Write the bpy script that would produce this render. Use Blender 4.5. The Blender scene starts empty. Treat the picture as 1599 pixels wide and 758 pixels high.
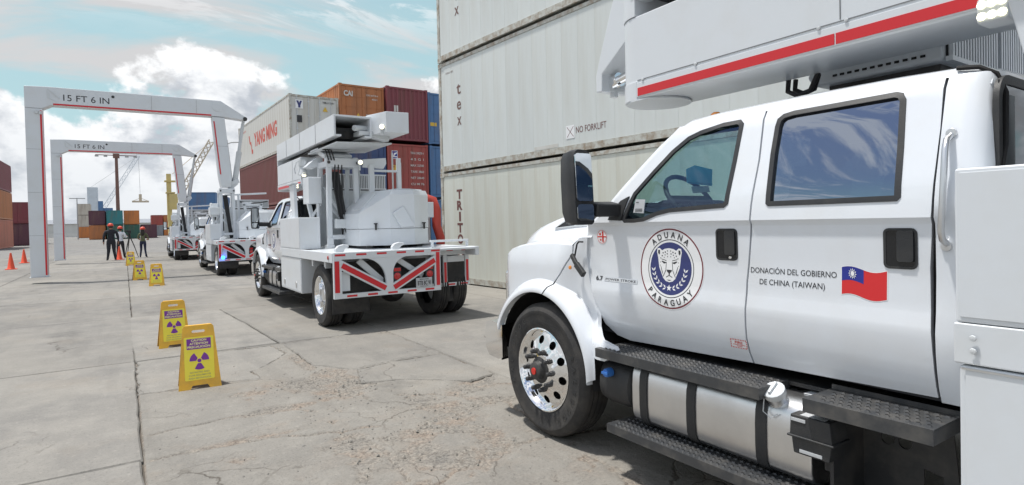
import bpy, bmesh, math, random
from mathutils import Vector, Matrix
random.seed(7)
PI = math.pi
scene = bpy.context.scene
col = scene.collection
R = math.radians

# ------------------------------------------------------------------ camera, sky, sun, exposure
def setup_view():
    f, roll, pitch = 910.0, R(1.3), R(1.0)
    yaw = math.atan((799.5 - 195.0) / f)
    fw = Vector((math.sin(yaw)*math.cos(pitch), math.cos(yaw)*math.cos(pitch), -math.sin(pitch)))
    rt = Vector((math.cos(yaw), -math.sin(yaw), 0))
    up = rt.cross(fw)
    cxa = rt*math.cos(roll) - up*math.sin(roll)
    cya = rt*math.sin(roll) + up*math.cos(roll)
    m = Matrix((cxa, cya, -fw)).transposed().to_4x4()
    m.translation = Vector((0, 0, 1.55))
    cam = bpy.data.cameras.new('camera')
    cam.sensor_width = 36.0
    cam.lens = f/1599.0*36.0
    cam.shift_y = -(379.0 - 362.17)/1599.0
    cam.clip_start = 0.05
    cam.clip_end = 5000
    ob = bpy.data.objects.new('camera', cam)
    ob.matrix_world = m
    col.objects.link(ob)
    scene.camera = ob
setup_view()
SUN = Vector((-0.21, 0.17, 0.96)).normalized()

def setup_world():
    w = bpy.data.worlds.new('World')
    scene.world = w
    w.use_nodes = True
    nt = w.node_tree
    N, K = nt.nodes, nt.links
    N.clear()
    out = N.new('ShaderNodeOutputWorld')
    bg = N.new('ShaderNodeBackground')
    bg.inputs['Strength'].default_value = 0.115
    sky = N.new('ShaderNodeTexSky')
    sky.sky_type = 'NISHITA'
    sky.sun_disc = False
    sky.sun_elevation = math.asin(SUN.z)
    sky.sun_rotation = math.atan2(SUN.x, SUN.y)
    sky.air_density = 1.1
    sky.dust_density = 1.5
    sky.ozone_density = 1.0
    tc = N.new('ShaderNodeTexCoord')
    sep = N.new('ShaderNodeSeparateXYZ')
    K.new(tc.outputs['Generated'], sep.inputs[0])
    def math_(op, a, b=None, c=None):
        n = N.new('ShaderNodeMath'); n.operation = op
        for i, v in enumerate((a, b, c)):
            if v is None: continue
            if isinstance(v, (int, float)): n.inputs[i].default_value = v
            else: K.new(v, n.inputs[i])
        return n.outputs[0]
    def noise(vec, scale, detail, rough, dist=0.0):
        n = N.new('ShaderNodeTexNoise')
        n.inputs['Scale'].default_value = scale
        n.inputs['Detail'].default_value = detail
        n.inputs['Roughness'].default_value = rough
        n.inputs['Distortion'].default_value = dist
        K.new(vec, n.inputs['Vector'])
        return n.outputs['Fac']
    def ramp(v, a, b):
        n = N.new('ShaderNodeMapRange'); n.interpolation_type = 'SMOOTHSTEP'
        K.new(v, n.inputs['Value'])
        n.inputs['From Min'].default_value = a; n.inputs['From Max'].default_value = b
        return n.outputs[0]
    def mix(f, a, b):
        n = N.new('ShaderNodeMix'); n.data_type = 'RGBA'
        if isinstance(f, (int, float)): n.inputs[0].default_value = f
        else: K.new(f, n.inputs[0])
        for i, v in ((6, a), (7, b)):
            if isinstance(v, tuple): n.inputs[i].default_value = v
            else: K.new(v, n.inputs[i])
        return n.outputs[2]
    # high cloud deck: direction projected onto a plane overhead
    zc = math_('MAXIMUM', sep.outputs[2], 0.0)
    den = math_('ADD', zc, 0.22)
    px = math_('DIVIDE', sep.outputs[0], den)
    py = math_('DIVIDE', sep.outputs[1], den)
    comb = N.new('ShaderNodeCombineXYZ')
    K.new(math_('MULTIPLY', px, 0.7), comb.inputs[0]); K.new(math_('MULTIPLY', py, 1.6), comb.inputs[1])
    high = noise(comb.outputs[0], 1.35, 6, 0.55, 0.5)
    mh = math_('MULTIPLY', ramp(high, 0.42, 0.56), ramp(zc, 0.62, 0.30))
    fine_ = ramp(noise(comb.outputs[0], 3.4, 9, 0.64, 0.8), 0.475, 0.565)
    fine_ = math_('MULTIPLY', fine_, ramp(zc, 0.26, 0.42))
    # cumulus heaped towards the horizon
    mp = N.new('ShaderNodeMapping')
    mp.inputs['Location'].default_value = (5.2, 0.4, 3.1)
    mp.inputs['Scale'].default_value = (1.0, 1.0, 1.35)
    K.new(tc.outputs['Generated'], mp.inputs['Vector'])
    cum = noise(mp.outputs[0], 5.0, 10, 0.57, 0.12)
    bias = math_('MULTIPLY', math_('MINIMUM', zc, 0.42), -0.85)
    mp3 = N.new('ShaderNodeMapping'); mp3.inputs['Location'].default_value = (2.3, 0.0, 1.0)
    K.new(tc.outputs['Generated'], mp3.inputs['Vector'])
    lf = noise(mp3.outputs[0], 1.15, 1, 0.4)
    lfb = math_('MULTIPLY', math_('SUBTRACT', lf, 0.5), 0.55)
    cum2 = math_('ADD', math_('ADD', cum, lfb), math_('ADD', bias, 0.215))
    mc = ramp(cum2, 0.468, 0.525)
    # self shading of the heaps: compare with the density a little higher up
    mp2 = N.new('ShaderNodeMapping')
    mp2.inputs['Location'].default_value = (5.18, 0.38, 3.145)
    mp2.inputs['Scale'].default_value = (1.0, 1.0, 1.35)
    K.new(tc.outputs['Generated'], mp2.inputs['Vector'])
    cumb = noise(mp2.outputs[0], 5.0, 10, 0.57, 0.12)
    lit = math_('SUBTRACT', cum, cumb)
    lit = ramp(lit, -0.085, 0.075)
    body = ramp(cum2, 0.50, 0.72)
    lit = math_('MULTIPLY', lit, math_('SUBTRACT', 1.0, math_('MULTIPLY', body, 0.25)))
    ccol = mix(lit, (3.9, 4.2, 4.65, 1), (8.0, 8.1, 8.2, 1))
    pale = mix(math_('MULTIPLY', ramp(zc, 0.60, 0.30), 0.74), sky.outputs[0], (3.7, 5.5, 5.6, 1))
    base = mix(mh, pale, (5.0, 5.02, 5.1, 1))
    base = mix(math_('MULTIPLY', fine_, 0.95), base, (7.6, 7.7, 7.8, 1))
    fin = mix(mc, base, ccol)
    # hazy white low over the horizon
    hz = ramp(sep.outputs[2], 0.16, -0.01)
    fin = mix(math_('MULTIPLY', hz, 0.40), fin, (5.2, 5.6, 6.0, 1))
    K.new(fin, bg.inputs['Color'])
    K.new(bg.outputs[0], out.inputs[0])
setup_world()

sun = bpy.data.lights.new('sun', 'SUN')
sun.energy = 3.8
sun.angle = R(3.0)
sun.color = (1.0, 0.965, 0.91)
so = bpy.data.objects.new('sun', sun)
so.rotation_euler = (-SUN).to_track_quat('-Z', 'Y').to_euler()
so.location = (0, 0, 30)
col.objects.link(so)
vs = scene.view_settings
vs.view_transform = 'Standard'
vs.look = 'None'
vs.exposure = 0.22
vs.gamma = 1.0
vs.use_curve_mapping = False

# ------------------------------------------------------------------ materials
M = {}
def principled(name, color, rough=0.5, metal=0.0, coat=0.0, spec=0.5, emit=None, estr=0.0):
    m = bpy.data.materials.new(name); m.use_nodes = True
    b = m.node_tree.nodes['Principled BSDF']
    b.inputs['Base Color'].default_value = (*color, 1)
    b.inputs['Roughness'].default_value = rough
    b.inputs['Metallic'].default_value = metal
    b.inputs['Coat Weight'].default_value = coat
    b.inputs['Coat Roughness'].default_value = 0.06
    b.inputs['Specular IOR Level'].default_value = spec
    if emit:
        b.inputs['Emission Color'].default_value = (*emit, 1)
        b.inputs['Emission Strength'].default_value = estr
    M[name] = m
    return m
def weathered(name, color, dirt, amount=0.5, scale=3.0, rough=0.5, coat=0.0, metal=0.0, streak=False, bump=0.0, vary=0.0, fine=40.0, lo=0.45, hi=0.75):
    """paint with blotches / streaks of dirt of their own shape, in object space"""
    m = principled(name, color, rough, metal, coat)
    nt = m.node_tree; N, K = nt.nodes, nt.links
    b = N['Principled BSDF']
    tc = N.new('ShaderNodeTexCoord')
    mp = N.new('ShaderNodeMapping')
    mp.inputs['Scale'].default_value = (1, 1, 0.12) if streak else (1, 1, 1)
    K.new(tc.outputs['Object'], mp.inputs[0])
    n1 = N.new('ShaderNodeTexNoise'); n1.inputs['Scale'].default_value = scale; n1.inputs['Detail'].default_value = 7; n1.inputs['Roughness'].default_value = 0.62
    K.new(mp.outputs[0], n1.inputs['Vector'])
    r = N.new('ShaderNodeMapRange'); r.inputs['From Min'].default_value = lo; r.inputs['From Max'].default_value = hi
    r.inputs['To Max'].default_value = amount
    K.new(n1.outputs['Fac'], r.inputs['Value'])
    mx = N.new('ShaderNodeMix'); mx.data_type = 'RGBA'
    mx.inputs[6].default_value = (*color, 1); mx.inputs[7].default_value = (*dirt, 1)
    K.new(r.outputs[0], mx.inputs[0])
    last = mx.outputs[2]
    if vary > 0:
        oi = N.new('ShaderNodeObjectInfo')
        hs = N.new('ShaderNodeHueSaturation')
        r2 = N.new('ShaderNodeMapRange')
        r2.inputs['To Min'].default_value = 1 - vary; r2.inputs['To Max'].default_value = 1 + vary
        K.new(oi.outputs['Random'], r2.inputs['Value'])
        K.new(r2.outputs[0], hs.inputs['Value'])
        K.new(last, hs.inputs['Color'])
        last = hs.outputs[0]
    K.new(last, b.inputs['Base Color'])
    n2 = N.new('ShaderNodeTexNoise'); n2.inputs['Scale'].default_value = fine; n2.inputs['Detail'].default_value = 4
    K.new(tc.outputs['Object'], n2.inputs['Vector'])
    r3 = N.new('ShaderNodeMapRange')
    r3.inputs['To Min'].default_value = max(0.02, rough - 0.1); r3.inputs['To Max'].default_value = min(1, rough + 0.14)
    K.new(n1.outputs['Fac'], r3.inputs['Value'])
    K.new(r3.outputs[0], b.inputs['Roughness'])
    if bump > 0:
        bp = N.new('ShaderNodeBump'); bp.inputs['Strength'].default_value = bump; bp.inputs['Distance'].default_value = 0.01
        K.new(n2.outputs['Fac'], bp.inputs['Height']); K.new(bp.outputs[0], b.inputs['Normal'])
    return m
def glass(name, tint, gloss, gcol=(0.9, 0.95, 1.0)):
    m = bpy.data.materials.new(name); m.use_nodes = True
    nt = m.node_tree; N, K = nt.nodes, nt.links
    N.clear()
    out = N.new('ShaderNodeOutputMaterial')
    t = N.new('ShaderNodeBsdfTransparent'); t.inputs[0].default_value = (*tint, 1)
    g = N.new('ShaderNodeBsdfGlossy'); g.inputs[0].default_value = (*gcol, 1); g.inputs['Roughness'].default_value = 0.01
    fc = N.new('ShaderNodeLayerWeight'); fc.inputs[0].default_value = 0.5
    lw = N.new('ShaderNodeMath'); lw.operation = 'POWER'; lw.inputs[1].default_value = 5.0
    K.new(fc.outputs['Facing'], lw.inputs[0])
    mr = N.new('ShaderNodeMapRange'); mr.inputs['To Min'].default_value = gloss; mr.inputs['To Max'].default_value = 1.0
    K.new(lw.outputs[0], mr.inputs['Value'])
    mx = N.new('ShaderNodeMixShader')
    K.new(mr.outputs[0], mx.inputs[0]); K.new(t.outputs[0], mx.inputs[1]); K.new(g.outputs[0], mx.inputs[2])
    K.new(mx.outputs[0], out.inputs[0])
    M[name] = m
weathered('white_paint', (0.71, 0.745, 0.79), (0.56, 0.53, 0.48), 0.22, 3.2, 0.20, 0.7)
weathered('white_steel', (0.66, 0.695, 0.73), (0.55, 0.54, 0.50), 0.25, 3.0, 0.38, 0.15)
weathered('grey_steel', (0.60, 0.63, 0.65), (0.40, 0.40, 0.38), 0.3, 3.0, 0.45)
weathered('black_plastic', (0.022, 0.024, 0.027), (0.07, 0.066, 0.06), 0.5, 6, 0.52, bump=0.15, fine=200)
weathered('black_steel', (0.028, 0.029, 0.031), (0.11, 0.10, 0.088), 0.6, 7, 0.5)
weathered('step_steel', (0.05, 0.053, 0.057), (0.16, 0.15, 0.135), 0.6, 9, 0.42, metal=0.2)
weathered('rubber', (0.024, 0.024, 0.025), (0.105, 0.095, 0.082), 0.55, 5, 0.78, bump=0.25, fine=120)
weathered('aluminium', (0.70, 0.71, 0.72), (0.52, 0.52, 0.52), 0.5, 4, 0.30, metal=1.0)
principled('seam_grey', (0.20, 0.21, 0.22), 0.7)
principled('chrome', (0.86, 0.87, 0.88), 0.07, 1.0)
principled('seam_black', (0.012, 0.012, 0.013), 0.8)
principled('black_gloss', (0.012, 0.013, 0.015), 0.15)
principled('interior', (0.035, 0.037, 0.042), 0.8)
principled('headliner', (0.05, 0.055, 0.065), 0.9)
principled('red_tape', (0.60, 0.022, 0.030), 0.35)
principled('red_lens', (0.45, 0.01, 0.012), 0.2, coat=0.6)
principled('amber_lens', (0.75, 0.25, 0.02), 0.2, coat=0.6)
principled('maroon_ink', (0.16, 0.022, 0.032), 0.4)
principled('navy_ink', (0.032, 0.042, 0.16), 0.4)
principled('dark_ink', (0.025, 0.025, 0.03), 0.4)
principled('white_ink', (0.80, 0.81, 0.82), 0.4)
principled('red_ink', (0.62, 0.022, 0.025), 0.4)
principled('blue_ink', (0.018, 0.028, 0.26), 0.4)
principled('paper', (0.78, 0.80, 0.82), 0.7)
principled('paper_blue', (0.12, 0.66, 0.95), 0.5)
principled('blue_cap', (0.04, 0.17, 0.52), 0.4)
principled('red_hose', (0.42, 0.045, 0.03), 0.55)
principled('hub_red', (0.6, 0.03, 0.02), 0.4)
principled('cable', (0.02, 0.02, 0.022), 0.6)
principled('work_light', (1, 1, 0.9), 0.3, emit=(1.0, 0.93, 0.62), estr=1.8)
principled('blue_strobe', (0.05, 0.2, 1), 0.3, emit=(0.02, 0.16, 1.0), estr=9.0)
principled('mirror_glass', (0.55, 0.58, 0.60), 0.02, 1.0)
glass('clear_glass', (0.44, 0.63, 0.63), 0.12, (0.45, 0.60, 0.95))
glass('privacy_glass', (0.05, 0.06, 0.07), 0.55, (0.50, 0.56, 0.68))
glass('dark_glass', (0.03, 0.035, 0.04), 0.05)
glass('shield_glass', (0.80, 0.90, 0.88), 0.05)
for nm in ('paper', 'paper_blue'):                      # thin sheets let light through
    nt_ = M[nm].node_tree; b_ = nt_.nodes['Principled BSDF']; t_ = nt_.nodes.new('ShaderNodeBsdfTranslucent'); x_ = nt_.nodes.new('ShaderNodeMixShader')
    t_.inputs[0].default_value = b_.inputs['Base Color'].default_value; x_.inputs[0].default_value = 0.5
    nt_.links.new(b_.outputs[0], x_.inputs[1]); nt_.links.new(t_.outputs[0], x_.inputs[2])
    nt_.links.new(x_.outputs[0], nt_.nodes['Material Output'].inputs[0])

# ------------------------------------------------------------------ mesh helpers
def link(ob, parent=None):
    col.objects.link(ob)
    if parent is not None: ob.parent = parent
    return ob
def tag(o, label=None, cat=None, group=None, kind=None):
    if label: o['label'] = label
    if cat: o['category'] = cat
    if group: o['group'] = group
    if kind: o['kind'] = kind
    return o
def empty(name, loc=(0, 0, 0), rz=0.0, label=None, cat=None, group=None):
    o = bpy.data.objects.new(name, None)
    o.empty_display_size = 0.2
    o.location = loc; o.rotation_euler = (0, 0, rz)
    link(o)
    return tag(o, label, cat, group)
def mesh_obj(name, me, parent=None):
    return link(bpy.data.objects.new(name, me), parent)
class MB:
    def __init__(s):
        s.v = []; s.f = []; s.m = []; s.mi = 0
    def add(s, vs, fs):
        o = len(s.v)
        s.v += [tuple(v) for v in vs]
        s.f += [[i + o for i in f] for f in fs]
        s.m += [s.mi]*len(fs)
        return s
    def box(s, x0, x1, y0, y1, z0, z1):
        vs = [(x, y, z) for z in (z0, z1) for y in (y0, y1) for x in (x0, x1)]
        return s.add(vs, [(0, 2, 3, 1), (4, 5, 7, 6), (0, 1, 5, 4), (2, 6, 7, 3), (0, 4, 6, 2), (1, 3, 7, 5)])
    def bar(s, a, b, w, h, up=(0, 0, 1)):
        a, b = Vector(a), Vector(b)
        d = (b - a).normalized()
        up = Vector(up)
        if abs(d.dot(up)) > 0.98: up = Vector((0, 1, 0))
        r = d.cross(up).normalized(); u = r.cross(d).normalized()
        vs = [p + r*(sx*w/2) + u*(sy*h/2) for p in (a, b) for sy in (-1, 1) for sx in (-1, 1)]
        return s.add(vs, [(0, 1, 3, 2), (4, 6, 7, 5), (0, 4, 5, 1), (2, 3, 7, 6), (0, 2, 6, 4), (1, 5, 7, 3)])
    def prism(s, poly, axis, a, b):
        def P(p, t):
            return {'x': (t, p[0], p[1]), 'y': (p[0], t, p[1]), 'z': (p[0], p[1], t)}[axis]
        n = len(poly)
        vs = [P(p, a) for p in poly] + [P(p, b) for p in poly]
        fs = [list(range(n))[::-1], list(range(n, 2*n))] + [(i, (i + 1) % n, n + (i + 1) % n, n + i) for i in range(n)]
        return s.add(vs, fs)
    def tube(s, path, r, n=8, cap=True):
        path = [Vector(p) for p in path]
        rings = []
        prev = None
        for i, p in enumerate(path):
            d = (path[min(i + 1, len(path) - 1)] - path[max(i - 1, 0)]).normalized()
            if prev is None:
                u = Vector((0, 0, 1)) if abs(d.z) < 0.9 else Vector((1, 0, 0))
            else: u = prev
            a = d.cross(u).normalized(); b = a.cross(d).normalized(); prev = b
            rr = r[i] if isinstance(r, (list, tuple)) else r
            rings.append([p + a*(rr*math.cos(2*PI*k/n)) + b*(rr*math.sin(2*PI*k/n)) for k in range(n)])
        return s.loft(rings, True, cap)
    def loft(s, secs, closed=False, cap=False):
        n = len(secs[0]); vs = [v for sec in secs for v in sec]
        fs = []
        for i in range(len(secs) - 1):
            for j in range(n if closed else n - 1):
                k = (j + 1) % n
                fs.append((i*n + j, i*n + k, (i + 1)*n + k, (i + 1)*n + j))
        if cap:
            fs.append(list(range(n))[::-1]); fs.append([(len(secs) - 1)*n + j for j in range(n)])
        return s.add(vs, fs)
    def lathe(s, prof, c, axis='x', n=32, caps=False):
        c = Vector(c); secs = []
        for r, t in prof:
            ring = []
            for k in range(n):
                a = 2*PI*k/n; ca, sa = r*math.cos(a), r*math.sin(a)
                ring.append(c + Vector({'x': (t, ca, sa), 'y': (ca, t, sa), 'z': (ca, sa, t)}[axis]))
            secs.append(ring)
        return s.loft(secs, True, caps)
    def build(s, name, mats, parent=None, smooth=None, bevel=0.0, seg=2, fix=True):
        me = bpy.data.meshes.new(name)
        me.from_pydata(s.v, [], s.f)
        if isinstance(mats, str): mats = [mats]
        for mm in mats: me.materials.append(M[mm])
        me.polygons.foreach_set('material_index', s.m)
        if fix:
            bm = bmesh.new(); bm.from_mesh(me)
            bmesh.ops.recalc_face_normals(bm, faces=bm.faces[:])
            bm.to_mesh(me); bm.free()
        finish(me, smooth)
        ob = mesh_obj(name, me, parent)
        if bevel > 0:
            b = ob.modifiers.new('bevel', 'BEVEL')
            b.width = bevel; b.segments = seg; b.limit_method = 'ANGLE'; b.angle_limit = R(38)
            b.harden_normals = True
            me.polygons.foreach_set('use_smooth', [True]*len(me.polygons))
            me.set_sharp_from_angle(angle=R(38))
        return ob
def finish(me, smooth):
    if smooth is not None:
        me.polygons.foreach_set('use_smooth', [True]*len(me.polygons))
        me.set_sharp_from_angle(angle=R(smooth))
    me.update()
def signed_area(p):
    return sum(p[i][0]*p[(i + 1) % len(p)][1] - p[(i + 1) % len(p)][0]*p[i][1] for i in range(len(p)))/2
def inset(p, d):
    """offset a closed polygon inwards by d"""
    n = len(p); s = 1 if signed_area(p) > 0 else -1; o = []
    for i in range(n):
        a, b, c = Vector(p[i - 1]), Vector(p[i]), Vector(p[(i + 1) % n])
        e1 = (b - a).normalized(); e2 = (c - b).normalized()
        n1 = Vector((-e1.y, e1.x))*s; n2 = Vector((-e2.y, e2.x))*s
        m = (n1 + n2)
        L = max(0.35, m.length_squared/2)
        o.append(tuple(b + m*(d/L/1.0)*1.0) if m.length > 1e-6 else tuple(b + n1*d))
    return o
def smooth_poly(p, it=1):
    for _ in range(it):
        q = []
        for i in range(len(p)):
            a, b = p[i], p[(i + 1) % len(p)]
            q.append((a[0]*.75 + b[0]*.25, a[1]*.75 + b[1]*.25)); q.append((a[0]*.25 + b[0]*.75, a[1]*.25 + b[1]*.75))
        p = q
    return p
def rrect(x0, x1, y0, y1, r, n=4):
    o = []
    for cx, cy, a0 in ((x1 - r, y1 - r, 0), (x0 + r, y1 - r, 90), (x0 + r, y0 + r, 180), (x1 - r, y0 + r, 270)):
        for k in range(n + 1):
            a = R(a0 + 90*k/n); o.append((cx + r*math.cos(a), cy + r*math.sin(a)))
    return o
def circle(cx, cy, r, n=24):
    return [(cx + r*math.cos(2*PI*k/n), cy + r*math.sin(2*PI*k/n)) for k in range(n)]
def panel_bm(outline, holes, mapping, cut=0.06, rim=None, cuts=(True, True), extra=()):
    """flat outline with holes -> triangulated, cut into strips, mapped onto a curved surface; rim = vector of a turned-in edge"""
    bm = bmesh.new()
    for lp in [outline] + list(holes):
        vs = [bm.verts.new((p[0], p[1], 0)) for p in lp]
        for i in range(len(vs)): bm.edges.new((vs[i], vs[(i + 1) % len(vs)]))
    bmesh.ops.triangle_fill(bm, use_beauty=True, use_dissolve=False, edges=bm.edges[:], normal=(0, 0, 1))
    xs = [p[0] for p in outline]; ys = [p[1] for p in outline]
    if cut:
        for ax, lo, hi in ((0, min(xs), max(xs)), (1, min(ys), max(ys))):
            if not cuts[ax]: continue
            k = math.floor(lo/cut) + 1
            while k*cut < hi:
                co = [0, 0, 0]; no = [0, 0, 0]; co[ax] = k*cut; no[ax] = 1
                bmesh.ops.bisect_plane(bm, geom=bm.verts[:] + bm.edges[:] + bm.faces[:], dist=1e-5, plane_co=co, plane_no=no)
                k += 1
    for e_ in extra:
        if min(ys) < e_ < max(ys): bmesh.ops.bisect_plane(bm, geom=bm.verts[:] + bm.edges[:] + bm.faces[:], dist=1e-5, plane_co=(0, e_, 0), plane_no=(0, 1, 0))
    for v in bm.verts: v.co = mapping(v.co.x, v.co.y)
    bmesh.ops.recalc_face_normals(bm, faces=bm.faces[:])
    if rim is not None:
        be = [e for e in bm.edges if e.is_boundary]
        r = bmesh.ops.extrude_edge_only(bm, edges=be)
        for v in r['geom']:
            if isinstance(v, bmesh.types.BMVert): v.co += Vector(rim)
    return bm
def panel(name, outline, holes, mapping, mat, parent=None, cut=0.06, rim=None, smooth=30, cuts=(True, True), extra=()):
    bm = panel_bm(outline, holes, mapping, cut, rim, cuts, extra)
    me = bpy.data.meshes.new(name)
    bm.to_mesh(me); bm.free()
    me.materials.append(M[mat])
    finish(me, smooth)
    return mesh_obj(name, me, parent)
_tc = {}
def text2d(s, offset=0.0):
    """outline lettering as flat polygons: (verts, faces, width, height)"""
    key = (s, offset)
    if key in _tc: return _tc[key]
    cu = bpy.data.curves.new('lettering', 'FONT')
    cu.body = s; cu.size = 1.0; cu.resolution_u = 3; cu.offset = offset
    ob = bpy.data.objects.new('lettering', cu)
    col.objects.link(ob)
    bpy.context.view_layer.update()
    me = bpy.data.meshes.new_from_object(ob.evaluated_get(bpy.context.evaluated_depsgraph_get()))
    vs = [(v.co.x, v.co.y) for v in me.vertices]
    fs = [list(p.vertices) for p in me.polygons]
    bpy.data.objects.remove(ob); bpy.data.curves.remove(cu); bpy.data.meshes.remove(me)
    if vs:
        x0 = min(v[0] for v in vs); x1 = max(v[0] for v in vs); y1 = max(v[1] for v in vs)
        vs = [(v[0] - x0, v[1]) for v in vs]
    else: x0 = x1 = y1 = 0
    _tc[key] = (vs, fs, x1 - x0, y1)
    return _tc[key]
def add_text(mb, s, mapping, u0, u1, v0, height, offset=0.012):
    """lettering stretched from u0 to u1 with its baseline at v0; mapping(u, v) -> point"""
    vs, fs, w, h = text2d(s, offset)
    if not vs: return
    cap = 0.70
    mb.add([mapping(u0 + (u1 - u0)*x/w, v0 + y*height/cap) for x, y in vs], fs)
def add_arc_text(mb, s, mapping, r, a0, a1, height, inward=False, offset=0.012):
    """letters along an arc; mapping takes local (u, v)"""
    n = len(s)
    for i, ch in enumerate(s):
        if ch == ' ': continue
        a = R(a0 + (a1 - a0)*i/(n - 1))
        vs, fs, w, h = text2d(ch, offset)
        k = height/0.70
        up = Vector((math.cos(a), math.sin(a)))*(-1 if inward else 1)
        rt = Vector((up.y, -up.x))
        c = Vector((math.cos(a), math.sin(a)))*r
        pts = []
        for x, y in vs:
            p = c + rt*((x - w/2)*k*0.92) + up*((y - 0.35)*k)
            pts.append(mapping(p.x, p.y))
        mb.add(pts, fs)
def copy_tree(o, parent=None):
    c = o.copy()
    col.objects.link(c)
    c.parent = parent
    for ch in list(o.children): copy_tree(ch, c)
    return c
from mathutils import noise as mnoise
# ------------------------------------------------------------------ ground
def concrete(name, base, dark, worn=0.0, brown=(0.255, 0.215, 0.170)):
    m = bpy.data.materials.new(name); m.use_nodes = True
    M[name] = m
    nt = m.node_tree; N, K = nt.nodes, nt.links
    b = N['Principled BSDF']; b.inputs['Roughness'].default_value = 0.88
    b.inputs['Specular IOR Level'].default_value = 0.25
    g = N.new('ShaderNodeNewGeometry'); pos = g.outputs['Position']
    def noise(s, d=6, r=0.6, dist=0.0, stretch=None):
        n = N.new('ShaderNodeTexNoise'); n.inputs['Scale'].default_value = s; n.inputs['Detail'].default_value = d
        n.inputs['Roughness'].default_value = r; n.inputs['Distortion'].default_value = dist
        if stretch:
            mp = N.new('ShaderNodeMapping'); mp.inputs['Scale'].default_value = stretch
            K.new(pos, mp.inputs[0]); K.new(mp.outputs[0], n.inputs['Vector'])
        else: K.new(pos, n.inputs['Vector'])
        return n.outputs['Fac']
    def rng(v, a, b_, c=0.0, d=1.0):
        n = N.new('ShaderNodeMapRange'); K.new(v, n.inputs['Value'])
        for k, x in (('From Min', a), ('From Max', b_), ('To Min', c), ('To Max', d)): n.inputs[k].default_value = x
        return n.outputs[0]
    def mix(f, a, b_):
        n = N.new('ShaderNodeMix'); n.data_type = 'RGBA'
        if isinstance(f, float): n.inputs[0].default_value = f
        else: K.new(f, n.inputs[0])
        for i, v in ((6, a), (7, b_)):
            if isinstance(v, tuple): n.inputs[i].default_value = (*v, 1)
            else: K.new(v, n.inputs[i])
        return n.outputs[2]
    def mul(a, b_):
        n = N.new('ShaderNodeMath'); n.operation = 'MULTIPLY'
        K.new(a, n.inputs[0])
        if isinstance(b_, (int, float)): n.inputs[1].default_value = b_
        else: K.new(b_, n.inputs[1])
        return n.outputs[0]
    big = rng(noise(0.33, 5, 0.6, 0.6), 0.38, 0.66)
    c = mix(big, base, dark)
    mid = rng(noise(2.3, 9, 0.72), 0.44, 0.70, 0, 0.7)
    c = mix(mid, c, tuple(x*1.18 for x in base))
    tracks = rng(noise(1.1, 6, 0.65, 0.3, (1.6, 0.22, 1)), 0.5, 0.78, 0, 0.5)
    c = mix(tracks, c, tuple(x*0.62 for x in dark))
    dirt = rng(noise(0.9, 7, 0.7), 0.54, 0.72, 0, 0.35 + 0.5*worn)
    c = mix(dirt, c, brown)
    oil = rng(noise(0.62, 5, 0.62, 0.4), 0.60, 0.70, 0, 0.45)
    c = mix(oil, c, tuple(x*0.55 for x in dark))
    fn = noise(55, 5, 0.75)
    sp = rng(fn, 0.54, 0.70, 0, 0.60 + 0.25*worn)
    c = mix(sp, c, tuple(x*0.42 for x in dark))
    sp2 = rng(noise(17, 6, 0.75), 0.56, 0.70, 0, 0.55)
    c = mix(sp2, c, tuple(min(1, x*1.35) for x in base))
    # hairline cracks
    vo = N.new('ShaderNodeTexVoronoi'); vo.feature = 'DISTANCE_TO_EDGE'; vo.inputs['Scale'].default_value = 0.8 + 0.9*worn
    wn = N.new('ShaderNodeTexNoise'); wn.inputs['Scale'].default_value = 2.2; wn.inputs['Detail'].default_value = 6
    K.new(pos, wn.inputs['Vector'])
    vm = N.new('ShaderNodeVectorMath'); vm.operation = 'MULTIPLY_ADD'
    K.new(wn.outputs['Color'], vm.inputs[0]); vm.inputs[1].default_value = (0.55, 0.55, 0); K.new(pos, vm.inputs[2])
    K.new(vm.outputs[0], vo.inputs['Vector'])
    cr = rng(vo.outputs['Distance'], 0.0, 0.006 + 0.006*worn, 1, 0)
    gate = rng(noise(0.7, 3, 0.5), 0.52 - 0.06*worn, 0.64 - 0.06*worn)
    crk = mul(cr, gate)
    c = mix(mul(crk, 0.85), c, (0.085, 0.072, 0.058))
    oi = N.new('ShaderNodeObjectInfo'); hs = N.new('ShaderNodeHueSaturation')
    K.new(rng(oi.outputs['Random'], 0, 1, 0.90, 1.08), hs.inputs['Value']); K.new(c, hs.inputs['Color'])
    K.new(hs.outputs[0], b.inputs['Base Color'])
    h = N.new('ShaderNodeMath'); h.operation = 'ADD'
    K.new(mul(fn, 0.35 + worn*0.5), h.inputs[0]); K.new(mul(noise(7, 8, 0.72), 0.6 + worn*1.6), h.inputs[1])
    h2 = N.new('ShaderNodeMath'); h2.operation = 'SUBTRACT'
    K.new(h.outputs[0], h2.inputs[0]); K.new(mul(crk, 1.2), h2.inputs[1])
    bp = N.new('ShaderNodeBump'); bp.inputs['Strength'].default_value = 0.55; bp.inputs['Distance'].default_value = 0.012 + 0.012*worn
    K.new(h2.outputs[0], bp.inputs['Height']); K.new(bp.outputs[0], b.inputs['Normal'])
    return m
concrete('slab_concrete', (0.252, 0.240, 0.216), (0.180, 0.175, 0.165))
concrete('worn_concrete', (0.305, 0.288, 0.255), (0.235, 0.222, 0.198), 0.5)
concrete('joint_dirt', (0.13, 0.115, 0.095), (0.09, 0.08, 0.07), 0.3)
concrete('broken_bed', (0.26, 0.232, 0.195), (0.19, 0.165, 0.14), 1.0, (0.28, 0.215, 0.16))
concrete('far_ground', (0.228, 0.222, 0.209), (0.182, 0.180, 0.175))

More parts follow.
